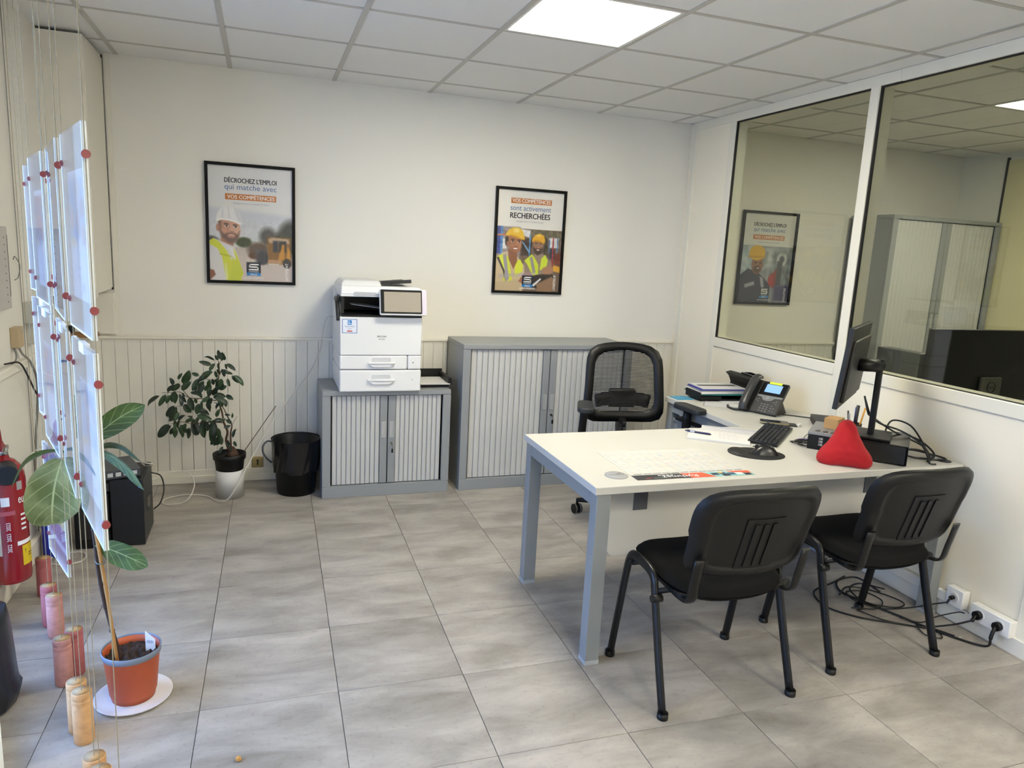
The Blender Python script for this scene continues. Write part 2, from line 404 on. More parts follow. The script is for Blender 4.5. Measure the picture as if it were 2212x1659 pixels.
for (i, j), lab in LAMPS.items():
    t = thing('ceiling_light', lab, 'ceiling light', (.6*i+.3, (rows[j]+rows[j+1])/2, H), group='square light panels')
    MB().ring([(-.29, -.29), (.29, -.29), (.29, .29), (-.29, .29)], [(-.275, -.275), (.275, -.275), (.275, .275), (-.275, .275)], .001, .02, 'z').build('frame', M_ledf, t)
    MB().box(-.276, .276, -.276, .276, .004, .018).build('diffuser', M_led, t)

# ------------------------------------------------------------------ back wall
wb = struct(MB().box(XL-.1, XF+.1, 0, .1, 0, H+.06).build('wall_back', M_wall))
bd = MB().box(0, .0685, -.013, -.001, .08, .928, bev=.0022, seg=1).mesh('board', M_board)
x = XL+.002
while x < XF-.07:
    if not (3.74 < x < 3.85): link('board', bd, wb, (x, 0, 0))
    x += .0698
for a, b in ((XL, 3.755), (XR2, XF)):
    MB().box(a, b, -.026, 0, .927, .945, bev=.004).box(a, b, -.018, 0, .918, .928).build('chair_rail', M_trim, wb)
    struct(MB().box(a, b, -.018, 0, 0, .085, bev=.003).box(a, b, -.030, 0, 0, .048, bev=.004).build('baseboard_back', M_trim))
MB().box(-.066, -.036, -.006, 0, .945, H).build('batten', M_trim, wb)
MB().box(-.036, .3, -.003, 0, .945, .957).build('batten', M_trim, wb)
# boxed-in corner (upper part of the left back corner)
wc = struct(MB().box(XL, -.078, -.455, 0, 1.225, H-.012).build('wall_corner', M_trim))
MB().box(-.078, -.072, -.45, -.008, 1.235, H-.03).build('side_panel', M_trim, wc)
MB().box(-.079, -.071, -.012, -.001, 1.22, H-.01).build('shadow_gap', M_gasket, wc)  # solid dark strip standing in for the shaded joint
MB().box(XL, -.066, -.462, -.455, 1.21, 1.25).build('bottom_lip', M_trim, wc)
MB().box(-.30, -.066, -.03, 0, .957, 1.20, bev=.003).build('lower_panel', M_trim, wc)

# ------------------------------------------------------------------ left wall and shop front
wl = struct(MB().box(XL-.1, XL, YS, .1, 0, H+.06).build('wall_left', M_wall))
struct(MB().box(XL, XL+.028, YS, -.03, 0, .10, bev=.005).build('baseboard_left', M_trim))
struct(MB().box(XL, XL+.03, YS, 0, .925, .965, bev=.006).build('trim_1', M_trim))
n_ = Vector((1, SLOPE, 0)).normalized()        # pointing into the room, square to the shop front
d_ = Vector((SLOPE, -1, 0)).normalized()       # along the shop front, towards the camera
SFM = Matrix.Translation((XL, YS, 0)) @ Matrix((d_, n_, Vector((0, 0, 1)))).transposed().to_4x4()
LEN = (YS-YF)/abs(d_.y)
def sf(): mb = MB(); mb.T = SFM; return mb
struct(sf().box(0, DO0, -.10, -.02, 2.30, H+.06).build('wall_header', M_wall))
win = struct(sf().box(0, DO0, -.07, .0, 0, .10).box(0, DO0, -.07, 0, 2.24, 2.30).build('window_3', M_alu))
for p0, p1, pr_ in ((0, .05, .0), (1.05, 1.11, .022), (DO0-.06, DO0, .0)):
    sf().box(p0, p1, -.07, pr_, 0, 2.30).build('frame_post', M_alu, win)
for p0, p1 in ((.05, 1.05), (1.11, DO0-.06)):
    sf().box(p0, p1, -.045, -.038, .10, 2.24).build('pane', M_shop, win)
struct(MB().box(XE-.1, _E[0]-.02, _E[1], _E[1]+.1, 2.30, H+.06).build('wall_entrance_added', M_wall))  # unseen header over the added entrance, which holds back daylight
w4 = struct(MB().box(XE, _E[0]-.03, _E[1], _E[1]+.06, -.06, .10).box(XE, _E[0]-.03, _E[1], _E[1]+.06, 2.24, 2.30).build('window_4', M_alu))
for a in (XE, -.45, _E[0]-.09): MB().box(a, a+.06, _E[1], _E[1]+.06, .10, 2.24).build('frame_post', M_alu, w4)
for a, b in ((XE+.06, -.45), (-.39, _E[0]-.09)): MB().box(a, b, _E[1]+.026, _E[1]+.033, .10, 2.24).build('pane', M_shop, w4)
struct(MB().box(XE-.1, XE, YF, _E[1], -.06, H+.06).build('wall_entrance_added_left', M_wall))  # unseen wall added to shut daylight out behind the camera
struct(MB().box(XE-.1, XF+.1, YF-.1, YF, 0, H+.06).build('wall_front', M_wall))
M_pave = mat('grey_pavement', 'a8a6a2', .8, var=.1, vscale=2)
struct(MB().prism([(XL-.1, 6), (XL-.1, YS), (_E[0]-.06, _E[1]+.1), (XE-.1, _E[1]+.1), (XE-.1, -9), (-14, -9), (-14, 6)], -.12, -.02).build('pavement', M_pave))
# daylight portal in the shop front (guide the sampling of the sky, give no light of their own)
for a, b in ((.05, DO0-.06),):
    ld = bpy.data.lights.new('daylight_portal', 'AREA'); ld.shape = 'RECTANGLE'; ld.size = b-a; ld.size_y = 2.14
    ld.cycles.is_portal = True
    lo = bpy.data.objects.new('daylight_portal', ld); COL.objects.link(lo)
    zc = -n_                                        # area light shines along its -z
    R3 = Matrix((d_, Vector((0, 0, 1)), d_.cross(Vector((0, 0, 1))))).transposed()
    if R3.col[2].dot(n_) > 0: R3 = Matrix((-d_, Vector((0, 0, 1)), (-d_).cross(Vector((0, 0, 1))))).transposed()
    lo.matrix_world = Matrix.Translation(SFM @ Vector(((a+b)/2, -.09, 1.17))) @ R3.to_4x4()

# ------------------------------------------------------------------ glazed partition on the right
wr = struct(MB().box(XR, XR2, -.50, -.095, 0, H).build('wall_right', M_panel))
MB().box(XR-.012, XR2+.012, -.095, -.045, 0, H+.004, bev=.004).build('corner_post', M_alu, wr)
MB().box(XR, XR2, -.045, 0, 0, H).build('filler_panel', M_panel, wr)
YM = (-.515, -1.72, -2.93, -4.14)
for k in range(3):
    MB().box(XR+.004, XR2-.004, YM[k+1]+.002, YM[k]-.002, 0, .985).build('lower_panel', M_panel, wr)
MB().box(XR, XR2, YF, YM[3]-.03, 0, H).build('end_panel', M_panel, wr)
for k in range(4):
    MB().box(XR-.004, XR2+.004, YM[k]-.030, YM[k]+.030, 0, H, bev=.003).build('post', M_alu, wr)
MB().box(XR-.006, XR2+.006, -1.88, -.095, 2.487, H+.003, bev=.003).build('top_rail', M_alu, wr)
MB().box(XR-.009, XR2+.009, YM[3], -1.883, 2.485, H+.003, bev=.003).build('top_rail', M_alu, wr)
for k in range(3):
    ya, yb = YM[k+1]+.030, YM[k]-.030
    wn = struct(MB().box(XR-.007, XR2+.007, ya, yb, .982, 1.045, bev=.004).build('window_%d' % (k+5), M_alu))
    z0, z1 = 1.045, 2.487
    MB().ring([(ya, z0), (yb, z0), (yb, z1), (ya, z1)], [(ya+.006, z0+.004), (yb-.010, z0+.004), (yb-.010, z1-.008), (ya+.006, z1-.008)], XR+.004, XR+.018, 'x').build('gasket', M_gasket, wn)
    MB().ring([(ya, z0), (yb, z0), (yb, z1), (ya, z1)], [(ya+.004, z0+.003), (yb-.004, z0+.003), (yb-.004, z1-.003), (ya+.004, z1-.003)], XR+.02, XR2+.004, 'x').build('frame', M_alu, wn)
    MB().box(XR+.009, XR+.013, ya+.004, yb-.004, z0+.002, z1-.002).build('pane', M_glass, wn)
bbr = struct(MB().box(XR-.014, XR, YF, -.10, 0, .075, bev=.003).build('baseboard_right', M_trim))
MB().box(XR-.030, XR, -2.60, -.55, .078, .128, bev=.006).build('cable_duct', M_trim, bbr)
# room behind the glass
wf = struct(MB().box(XF, XF+.1, YF, .1, 0, H+.06).build('wall_far', M_wall))
MB().box(XF-.012, XF, -1.9, -.42, 1.0, 2.48).build('cream_panel', mat('yellowish_panel', 'd8d0a8', .6), wf)
MB().box(XF-.02, XF, -.42, -.405, .95, 2.5).build('gasket', M_gasket, wf)
# ------------------------------------------------------------------ framed posters
M_frame = mat('black_picture_frame', '070707', .5, spec=.2)
M_orange = mat('orange_print', 'c9792f', .6)
M_bluet = mat('light_blue_print', '4a72a8', .6)
M_navy = mat('navy_print', '1d2436', .6)
M_cyan = mat('bright_blue_print', '2787cf', .6)
M_tiny = mat('grey_blue_print', '8d98ad', .6)
PW, PH = .52, .722                       # outer size of a frame
def poster(loc, label, prt, lines, word, rz=0., group=None):
    t = thing('picture_frame', label, 'picture', loc, rz, group)
    f = .018
    MB().ring([(-PW/2, 0), (PW/2, 0), (PW/2, PH), (-PW/2, PH)], [(-PW/2+f, f), (PW/2-f, f), (PW/2-f, PH-f), (-PW/2+f, PH-f)], -.022, -.001, 'y').build('frame', M_frame, t)
    iw, ih = PW-2*f, PH-2*f; x0, z1 = -iw/2, PH-f
    sh = prt.build('print', t, (x0-.002, -.008, z1+.002), (iw+.004, 0, 0), (0, 0, -ih-.004))
    MB().box(-PW/2+.004, PW/2-.004, -.0075, -.001, .004, PH-.004).build('backing_board', mat('brown_backing_board', '6b5a45', .8), t)
    X = lambda u: x0+u*iw
    Z = lambda v: z1-v*ih
    y = -.0086
    groups = {}
    for (txt, u0, u1, v0, v1, m, bold) in lines:
        mb = groups.setdefault(m.name, (MB(), m))[0]
        put_text(mb, txt, X(u0), X(u1), Z(v1), Z(v0), y-.0003, bold)
    for mb, m in groups.values(): mb.build('lettering', m, sh)
    for (u0, u1, v0, v1) in [l for l in prt.boxes]:
        MB().box(X(u0), X(u1), y, y+.0004, Z(v1), Z(v0)).build('lettering_band', M_orange, sh)
    # logo: dark square with a squared-off S over a blue strip
    a, b, c, d = prt.logo
    lg = MB().box(X(a), X(b), y-.0002, y+.0002, Z(c+(d-c)*.78), Z(c)).build('logo_square', M_navy, sh)
    MB().box(X(a), X(b), y-.0002, y+.0002, Z(d), Z(c+(d-c)*.78)).build('logo_strip', M_cyan, sh)
    S = MB(); lw = (b-a)*iw; lh = lw
    def bar(p, q, r, s): S.box(X(a)+p*lw, X(a)+q*lw, y-.0009, y-.0005, Z(c)-s*lh, Z(c)-r*lh)
    for q in ((.16, .86, .12, .22), (.16, .27, .12, .36), (.16, .86, .30, .40), (.75, .86, .30, .56), (.14, .86, .50, .60)): bar(*q)
    put_text(S, 'SAMSIC', X(a)+.16*lw, X(b)-.14*lw, Z(c)-.74*lh, Z(c)-.66*lh, y-.0007, .02)
    put_text(S, 'EMPLOI', X(a)+.28*lw, X(b)-.28*lw, Z(d)+.03*lh, Z(d)+.15*lh, y-.0007, .02)
    cx = (a+b)/2
    put_text(S, 'samsic-emploi.fr', X(cx-.125), X(cx+.125), Z(.985), Z(.962), y-.0007, .01)
    put_text(S, word, X(.905), X(.945), Z(.985), Z(.83), y-.0007, .02, turn=True)
    S.build('white_lettering', M_textw, sh)
    MB().box(-PW/2+f-.004, PW/2-f+.004, -.0135, -.0115, f-.004, PH-f+.004).build('glass', M_pglass, t)
    return t
SKIN = (196, 146, 118)
def p_building():
    p = Print(230, 322, PH/PW, (226, 226, 228))
    p.grad(.34, .72, (200, 205, 218), (214, 214, 216)); p.grad(.70, 1., (196, 184, 178), (214, 200, 192))
    p.poly([(0, .36), (1, .41), (1, .3), (0, .3)], (226, 226, 226), .03)
    # out-of-focus trees and machines
    p.ell(.99, .60, .17, .15, (52, 58, 50), .5); p.ell(.85, .66, .12, .10, (62, 66, 52), .5); p.ell(.41, .655, .10, .045, (74, 84, 48), .4)
    p.ell(.02, .66, .10, .05, (86, 84, 78), .4)
    p.ell(.60, .62, .09, .08, (206, 212, 214), .8); p.ell(.70, .60, .10, .08, (84, 82, 76), .7)
    p.ell(.58, .72, .13, .07, (104, 84, 66), .5); p.ell(.54, .77, .08, .03, (96, 66, 46), .5)
    p.rect(.55, .72, .71, .83, (92, 88, 92), .03); p.rect(.69, .98, .60, .84, (140, 100, 46), .02)
    p.poly([(.70, .62), (.74, .60), (.95, .61), (.96, .65), (.72, .65)], (196, 168, 138), .01)
    p.rect(.76, .82, .63, .73, (52, 54, 62), .012); p.rect(.83, .92, .63, .73, (44, 40, 36), .012)
    p.poly([(.82, .80), (.87, .66), (.90, .66), (.90, .8)], (198, 140, 44), .01); p.poly([(.92, .80), (.94, .68), (.97, .72), (.97, .82)], (202, 140, 40), .01)
    p.ell(.63, .79, .07, .06, (70, 68, 72), .3); p.ell(.93, .83, .05, .045, (54, 46, 40), .3); p.rect(.70, .86, .80, .83, (196, 150, 110), .01); p.rect(.70, .83, .832, .85, (214, 206, 196), .008)
    p.noise(.02, .02, 0, 1, .45, .85, 3)
    # man with a white helmet and a yellow vest
    p.poly([(.16, .55), (.30, .58), (.28, .72), (.12, .70)], (178, 128, 100), .01)
    p.poly([(0, .66), (.06, .63), (.16, .66), (.30, .70), (.36, .84), (.40, .95), (.36, 1), (0, 1)], (222, 220, 222), .008)
    p.poly([(0, .655), (.05, .63), (.12, .66), (.20, .73), (.27, .83), (.38, 1), (.20, 1), (.15, .80), (.10, .72), (0, .68)], (214, 220, 62), .006)
    p.poly([(.29, .71), (.34, .80), (.40, .93), (.36, 1), (.24, 1), (.26, .85)], (206, 214, 58), .006)
    p.poly([(.22, .70), (.28, .715), (.31, .80), (.30, .82)], (232, 230, 232), .005)
    p.poly([(.12, .76), (.26, .78), (.26, .79), (.12, .77)], (176, 184, 40), .004); p.poly([(.20, .84), (.22, .98), (.19, 1), (.18, .85)], (236, 240, 190), .008, .7)
    p.poly([(0, .90), (.05, .91), (.07, .95), (0, 1)], (150, 98, 76), .008)
    p.poly([(.105, .46), (.36, .48), (.368, .54), (.352, .605), (.322, .645), (.27, .668), (.21, .652), (.155, .618), (.118, .565)], (206, 160, 136), .008)
    p.ell(.105, .535, .020, .032, (188, 136, 112), .3); p.poly([(.11, .47), (.15, .475), (.155, .56), (.125, .555)], (96, 74, 62), .010, .8)
    p.ell(.185, .53, .06, .06, (190, 142, 118), .8, .6); p.ell(.335, .55, .035, .05, (222, 180, 156), .8, .7); p.ell(.175, .565, .035, .025, (214, 160, 138), .8, .6)
    p.poly([(.118, .552), (.15, .566), (.175, .590), (.215, .580), (.262, .575), (.305, .580), (.332, .590), (.36, .560), (.35, .61), (.318, .652), (.268, .674), (.205, .656), (.148, .615)], (110, 88, 78), .014, .9)
    p.ell(.262, .604, .050, .017, (196, 146, 124), .4); p.poly([(.215, .590), (.262, .594), (.312, .592), (.30, .606), (.262, .612), (.228, .604)], (168, 104, 92), .004)
    p.poly([(.228, .593), (.300, .595), (.288, .602), (.24, .601)], (240, 232, 226), .003)
    p.ell(.268, .552, .024, .020, (216, 168, 144), .5); p.poly([(.262, .50), (.282, .50), (.292, .556), (.268, .566), (.256, .558)], (214, 168, 144), .006); p.poly([(.248, .562), (.292, .566), (.285, .572), (.255, .570)], (150, 104, 88), .005)
    for eu, ev in ((.205, .520), (.312, .527)):
        p.ell(eu, ev, .024, .0085, (228, 216, 208), .4); p.ell(eu+.004, ev, .009, .008, (58, 48, 46), .3); p.ell(eu, ev-.0075, .026, .004, (70, 52, 46), .4); p.ell(eu-.002, ev-.020, .032, .0055, (84, 62, 52), .4, 1, 4)
    p.poly([(.085, .470), (.095, .430), (.116, .390), (.153, .364), (.227, .350), (.30, .358), (.354, .390), (.376, .435), (.388, .485), (.365, .500), (.32, .480), (.238, .466), (.153, .460), (.10, .476)], (232, 232, 236), .005)
    p.poly([(.30, .358), (.354, .390), (.376, .435), (.388, .485), (.34, .465), (.31, .40)], (212, 212, 222), .015); p.poly([(.153, .40), (.165, .37), (.175, .37), (.172, .455), (.158, .455)], (214, 214, 224), .006); p.poly([(.225, .352), (.24, .352), (.25, .46), (.236, .46)], (214, 214, 224), .006)
    p.poly([(.085, .470), (.153, .452), (.238, .458), (.32, .472), (.365, .490), (.392, .486), (.37, .506), (.32, .487), (.238, .473), (.153, .467), (.10, .483)], (244, 244, 244), .004)
    p.boxes = [(.195, .805, .236, .288)]; p.logo = (.435, .608, .830, .952); return p
def p_logistics():
    p = Print(230, 322, PH/PW, (232, 230, 224))
    p.rect(0, 1, .375, 1.1, (116, 96, 82), .002); p.poly([(.38, .375), (1, .385), (1, .48), (.60, .47)], (112, 104, 84), .01)
    p.rect(.0, .36, .36, .7, (150, 140, 140), .01); p.poly([(.36, .38), (.52, .385), (.50, .46), (.40, .44)], (224, 224, 228), .01)
    p.rect(0, .07, .36, .63, (40, 66, 150), .006); p.rect(.065, .10, .36, .64, (70, 130, 196), .005); p.rect(.10, .16, .48, .58, (222, 220, 222), .006); p.poly([(0, .44), (.15, .43), (.15, .445), (0, .455)], (196, 110, 60), .005)
    p.rect(.38, .54, .47, .64, (70, 56, 50), .012); p.rect(.50, .52, .43, .64, (90, 150, 204), .004); p.poly([(.38, .50), (.40, .50), (.52, .60), (.50, .61)], (110, 160, 204), .004)
    p.rect(.76, .95, .45, .55, (222, 222, 222), .01); p.rect(.82, .90, .56, .66, (46, 50, 66), .02); p.rect(.86, .88, .45, .74, (168, 44, 50), .004); p.rect(.93, .945, .45, .74, (84, 130, 190), .004); p.rect(.80, .82, .47, .60, (84, 130, 190), .004)
    p.rect(.72, .80, .45, .64, (74, 66, 56), .02); p.poly([(.90, .72), (1, .74), (1, .80), (.86, .78)], (226, 170, 60), .01); p.rect(.90, 1., .60, .72, (120, 60, 44), .02)
    p.noise(.05, .03, 0, 1, .38, .75, 5)
    # second worker, behind
    p.poly([(.40, .74), (.50, .66), (.60, .62), (.74, .62), (.86, .70), (.90, .84), (.86, .98), (.42, .98)], (150, 132, 116), .008)
    p.poly([(.44, .69), (.55, .62), (.60, .66), (.66, .73), (.66, .82), (.58, .84), (.48, .72)], (206, 222, 60), .006); p.poly([(.70, .66), (.76, .62), (.80, .68), (.78, .76), (.68, .78)], (206, 222, 60), .006)
    p.poly([(.52, .66), (.56, .645), (.62, .80), (.58, .82)], (156, 150, 150), .006)
    p.poly([(.555, .47), (.715, .48), (.712, .56), (.69, .605), (.64, .622), (.59, .60), (.56, .55)], (152, 110, 88), .008)
    p.poly([(.558, .55), (.60, .565), (.64, .56), (.68, .565), (.712, .55), (.70, .605), (.64, .632), (.58, .605)], (66, 52, 46), .010, .95)
    p.ell(.64, .578, .028, .009, (150, 100, 84), .4); p.ell(.64, .577, .022, .0045, (236, 226, 220), .4); p.ell(.645, .548, .014, .014, (170, 126, 102), .5)
    for eu in (.605, .68): p.ell(eu, .525, .016, .006, (206, 190, 180), .4); p.ell(eu, .525, .007, .006, (40, 32, 30), .3); p.ell(eu, .512, .022, .004, (50, 38, 34), .4)
    p.poly([(.538, .500), (.55, .46), (.59, .428), (.66, .413), (.72, .430), (.744, .476), (.735, .510), (.68, .490), (.60, .478)], (230, 176, 46), .005); p.poly([(.54, .505), (.60, .475), (.68, .487), (.738, .508), (.72, .515), (.66, .500), (.60, .492)], (202, 146, 36), .005); p.ell(.64, .435, .04, .015, (246, 212, 110), .8, .7)
    # first worker, in front
    p.poly([(-.02, .70), (.10, .62), (.20, .60), (.34, .66), (.44, .74), (.46, .90), (.42, 1.02), (-.02, 1.02)], (206, 186, 152), .008)
    p.poly([(.02, .66), (.12, .63), (.20, .66), (.24, .80), (.28, .92), (.14, .92), (.12, .80), (.06, .68)], (220, 228, 66), .006); p.poly([(.30, .70), (.38, .68), (.42, .74), (.42, .80), (.30, .86)], (220, 228, 66), .006)
    p.poly([(.11, .64), (.16, .63), (.22, .88), (.16, .92), (.15, .80)], (158, 152, 158), .006); p.poly([(.02, .67), (.05, .66), (.15, .80), (.15, .88), (.12, .80)], (60, 56, 52), .004)
    p.poly([(.18, .58), (.32, .60), (.33, .70), (.28, .78), (.20, .68)], (146, 96, 70), .006)
    p.poly([(.16, .44), (.385, .46), (.388, .53), (.37, .585), (.325, .618), (.27, .605), (.21, .565), (.17, .52)], (168, 116, 88), .008)
    p.ell(.16, .50, .026, .05, (52, 42, 40), .35); p.ell(.172, .525, .016, .022, (150, 100, 76), .3); p.ell(.22, .55, .05, .04, (150, 98, 74), .8, .6); p.ell(.35, .545, .03, .03, (190, 136, 106), .8, .7); p.ell(.24, .545, .03, .02, (192, 134, 104), .8, .6)
    p.ell(.295, .576, .044, .014, (150, 74, 66), .35); p.ell(.295, .574, .036, .0075, (244, 238, 232), .35)
    p.ell(.305, .543, .022, .014, (184, 130, 100), .5); p.poly([(.295, .50), (.315, .50), (.325, .545), (.30, .55)], (182, 128, 98), .007); p.ell(.308, .553, .018, .004, (118, 72, 56), .5)
    for eu, ev in ((.248, .507), (.345, .510)): p.ell(eu, ev, .021, .0085, (226, 214, 206), .4); p.ell(eu+.003, ev, .009, .0085, (40, 30, 28), .3); p.ell(eu, ev-.008, .022, .004, (40, 30, 28), .4); p.ell(eu, ev-.022, .028, .005, (60, 42, 36), .4)
    p.poly([(.140, .452), (.155, .417), (.19, .386), (.255, .364), (.34, .366), (.40, .400), (.43, .474), (.385, .476), (.315, .455), (.22, .440)], (236, 194, 66), .005)
    p.poly([(.145, .455), (.22, .436), (.315, .450), (.385, .472), (.432, .474), (.42, .488), (.31, .468), (.22, .452)], (210, 158, 44), .005); p.ell(.30, .395, .045, .022, (250, 230, 156), .8, .75)
    # tablet, forearms and hands
    p.poly([(-.02, .92), (.20, .90), (.34, .88), (.40, .92), (.40, 1.02), (-.02, 1.02)], (196, 176, 142), .01)
    p.poly([(.56, .84), (.86, .80), (.94, .86), (.66, .97), (.56, .96)], (52, 44, 42), .006); p.poly([(.64, .92), (.88, .84), (.96, .9), (.88, 1.0), (.66, 1.0)], (150, 118, 90), .012)
    p.poly([(.36, .90), (.44, .82), (.54, .80), (.55, .86), (.44, .93)], (166, 110, 82), .008); p.poly([(.72, .76), (.84, .72), (.90, .76), (.86, .82), (.74, .82)], (172, 128, 102), .01)
    p.poly([(.58, .93), (.70, .86), (.715, .872), (.60, .95)], (228, 228, 232), .004)
    p.poly([(.06, .835), (.62, .80), (.63, .83), (.07, .87)], (168, 160, 196), .01, .45)
    p.boxes = [(.195, .815, .075, .128)]; p.logo = (.418, .585, .840, .958); return p
def p_industry():
    p = Print(150, 210, PH/PW, (222, 222, 218))
    p.rect(0, 1, .36, 1.1, (150, 156, 162), .002); p.rect(0, .3, .36, .75, (176, 190, 200), .03); p.rect(.5, .75, .40, .60, (196, 202, 204), .05); p.rect(.62, 1., .40, .85, (120, 128, 138), .06); p.ell(.80, .50, .10, .08, (188, 190, 192), .3); p.ell(.80, .50, .05, .04, (90, 96, 104), .3)
    p.noise(.06, .05, 0, 1, .36, 1, 9)
    p.poly([(-.02, .72), (.16, .62), (.36, .66), (.48, .72), (.62, .80), (.62, 1.02), (-.02, 1.02)], (44, 48, 74), .008)
    p.poly([(.12, .80), (.30, .76), (.32, .80), (.14, .84)], (170, 172, 184), .008); p.poly([(.40, .70), (.47, .72), (.52, .86), (.46, .86)], (170, 172, 184), .008)
    p.ell(.33, .57, .11, .11, (150, 106, 84), .12); p.ell(.33, .625, .07, .04, (86, 62, 52), .4); p.ell(.35, .612, .026, .006, (226, 212, 204), .5); p.ell(.30, .55, .02, .008, (50, 40, 36), .5); p.ell(.39, .552, .018, .008, (50, 40, 36), .5)
    p.ell(.31, .44, .155, .085, (228, 182, 50), .06); p.poly([(.14, .475), (.46, .475), (.47, .495), (.15, .495)], (206, 156, 40), .006)
    p.ell(.66, .74, .09, .08, (176, 48, 44), .2); p.poly([(.64, .68), (.72, .60), (.74, .78), (.68, .84)], (150, 40, 40), .01); p.rect(.72, .82, .52, .80, (70, 72, 80), .01)
    p.rect(.70, 1., .80, .98, (70, 66, 110), .03)
    p.boxes = [(.195, .805, .236, .288)]; p.logo = (.435, .608, .830, .952); return p
L1 = [("DÉCROCHEZ L'EMPLOI", .19, .81, .090, .140, M_text, .035), ('qui matche avec', .19, .81, .152, .214, M_bluet, 0.),
      ('VOS COMPÉTENCES', .22, .785, .238, .278, M_textw, .02), ("Rejoignez-nous, on s'occupe du reste !", .29, .72, .307, .328, M_tiny, 0.)]
L2 = [('VOS COMPÉTENCES', .215, .795, .072, .118, M_textw, .02), ('sont activement', .19, .81, .148, .196, M_bluet, 0.),
      ('RECHERCHÉES', .19, .80, .205, .272, M_text, .03), ("Rejoignez-nous, on s'occupe du reste !", .29, .71, .292, .314, M_tiny, 0.)]
poster((.7055, -.001, 1.279), 'black-framed poster of a man in a white helmet, BÂTIMENT, left on the back wall', p_building(), L1, 'BÂTIMENT')
poster((2.5365, -.001, 1.272), 'black-framed poster of two workers in yellow helmets, LOGISTIQUE, above the tall cabinet', p_logistics(), L2, 'LOGISTIQUE')
poster((4.538, -.001, 1.245), 'black-framed poster of a man in a yellow helmet and navy jacket, seen through the glass', p_industry(), L1, 'INDUSTRIE')

# ------------------------------------------------------------------ tambour cabinets
def cabinet(loc, W, D, Hh, nslat, label, lip=.03):
    """W wide along x from loc, D deep (front at -D), Hh high; loc = left back corner on the floor"""
    t = thing('tambour_cabinet', label, 'cabinet', (loc[0]+W/2, loc[1]-D/2, 0), group='grey tambour cabinets')
    x0, x1, y0, y1 = -W/2, W/2, -D/2, D/2; st = .05; pl = .075
    MB().box(x0, x0+.022, y0+.02, y1, 0, Hh-lip).box(x1-.022, x1, y0+.02, y1, 0, Hh-lip).box(x0, x1, y1-.012, y1, 0, Hh-lip).build('body', M_grey, t)
    MB().box(x0, x1, y0, y1, Hh-lip, Hh, bev=.003).build('top', M_grey, t)
    MB().box(x0, x0+st, y0, y0+.02, pl, Hh-lip-.001, bev=.002).build('side_stile', M_grey, t)
    MB().box(x1-st, x1, y0, y0+.02, pl, Hh-lip-.001, bev=.002).build('side_stile', M_grey, t)
    MB().box(x0, x1, y0, y0+.03, 0, pl-.001, bev=.002).build('plinth', M_grey, t)
    MB().box(x0+.022, x1-.022, y0+.045, y0+.05, pl, Hh-lip).build('interior_shade_sheet', M_gasket, t)  # black sheet behind the slats stands in for the unlit inside
    z0, z1 = pl+.004, Hh-lip-.005; sw = .045
    inner = (W-2*st)/2-.008
    for sgn in (-1, 1):
        a = (sgn*.003, sgn*(.003+sw)); xa, xb = min(a), max(a)
        dr = MB().box(xa, xb, y0+.012, y0+.03, z0, z1, bev=.002).build('door', M_grey, t)
        ws = (inner-sw-.004)/nslat
        sm = MB()
        sm.loft([[(-ws/2+.0008, .006, z), (-ws*.38, .0012, z), (-ws*.15, 0, z), (ws*.15, 0, z), (ws*.38, .0012, z), (ws/2-.0008, .006, z), (ws/2-.0008, .008, z), (-ws/2+.0008, .008, z)] for z in (z0, z1)], sm=False)
        me = sm.mesh('slat', M_slat)
        for k in range(nslat): link('slat', me, dr, (sgn*(.003+sw+.001+ws*(k+.5)), y0+.018, 0))
        hx = sgn*(.003+sw/2); zc = z0+(z1-z0)*.62 if Hh < .8 else z0+(z1-z0)*.59
        h = MB(); o_, i_ = rrect(hx-.014, hx+.014, zc-.052, zc+.052, .005), rrect(hx-.008, hx+.008, zc-.042, zc+.040, .0045)
        h.ring(o_, i_, y0+.007, y0+.0118, 'y'); h.prism(i_, y0+.0112, y0+.0117, 'y'); h.build('handle', mat('silver_handle', 'b4b6b6', .3, metal=.3), dr)
        if sgn > 0:
            k = MB(); k.T = Matrix.Translation((hx, 0, zc-.09)); k.cyl((0, y0+.004, 0), (0, y0+.012, 0), .009, 16)
            lk = k.build('lock', M_chrome, dr)
            k = MB(); k.T = Matrix.Translation((hx, 0, zc-.09)); k.box(-.001, .001, y0-.022, y0+.004, -.006, .006); k.tube([(0, y0-.02, -.004), (.004, y0-.022, -.02), (.003, y0-.018, -.03)], .0012, 6)
            k.box(-.005, .007, y0-.024, y0-.020, -.055, -.028, bev=.003).build('key', M_black, dr)
    return t
cabinet((1.100, -.033), .797, .432, .677, 10, 'low grey tambour cabinet with keyed lock under the printer')
cabinet((1.970, -.033), 1.203, .427, .967, 13, 'wide grey tambour cabinet behind the office chair')
cabinet((5.30, -.033), 1.12, .43, 1.985, 11, 'tall grey tambour cabinet seen through the glass')
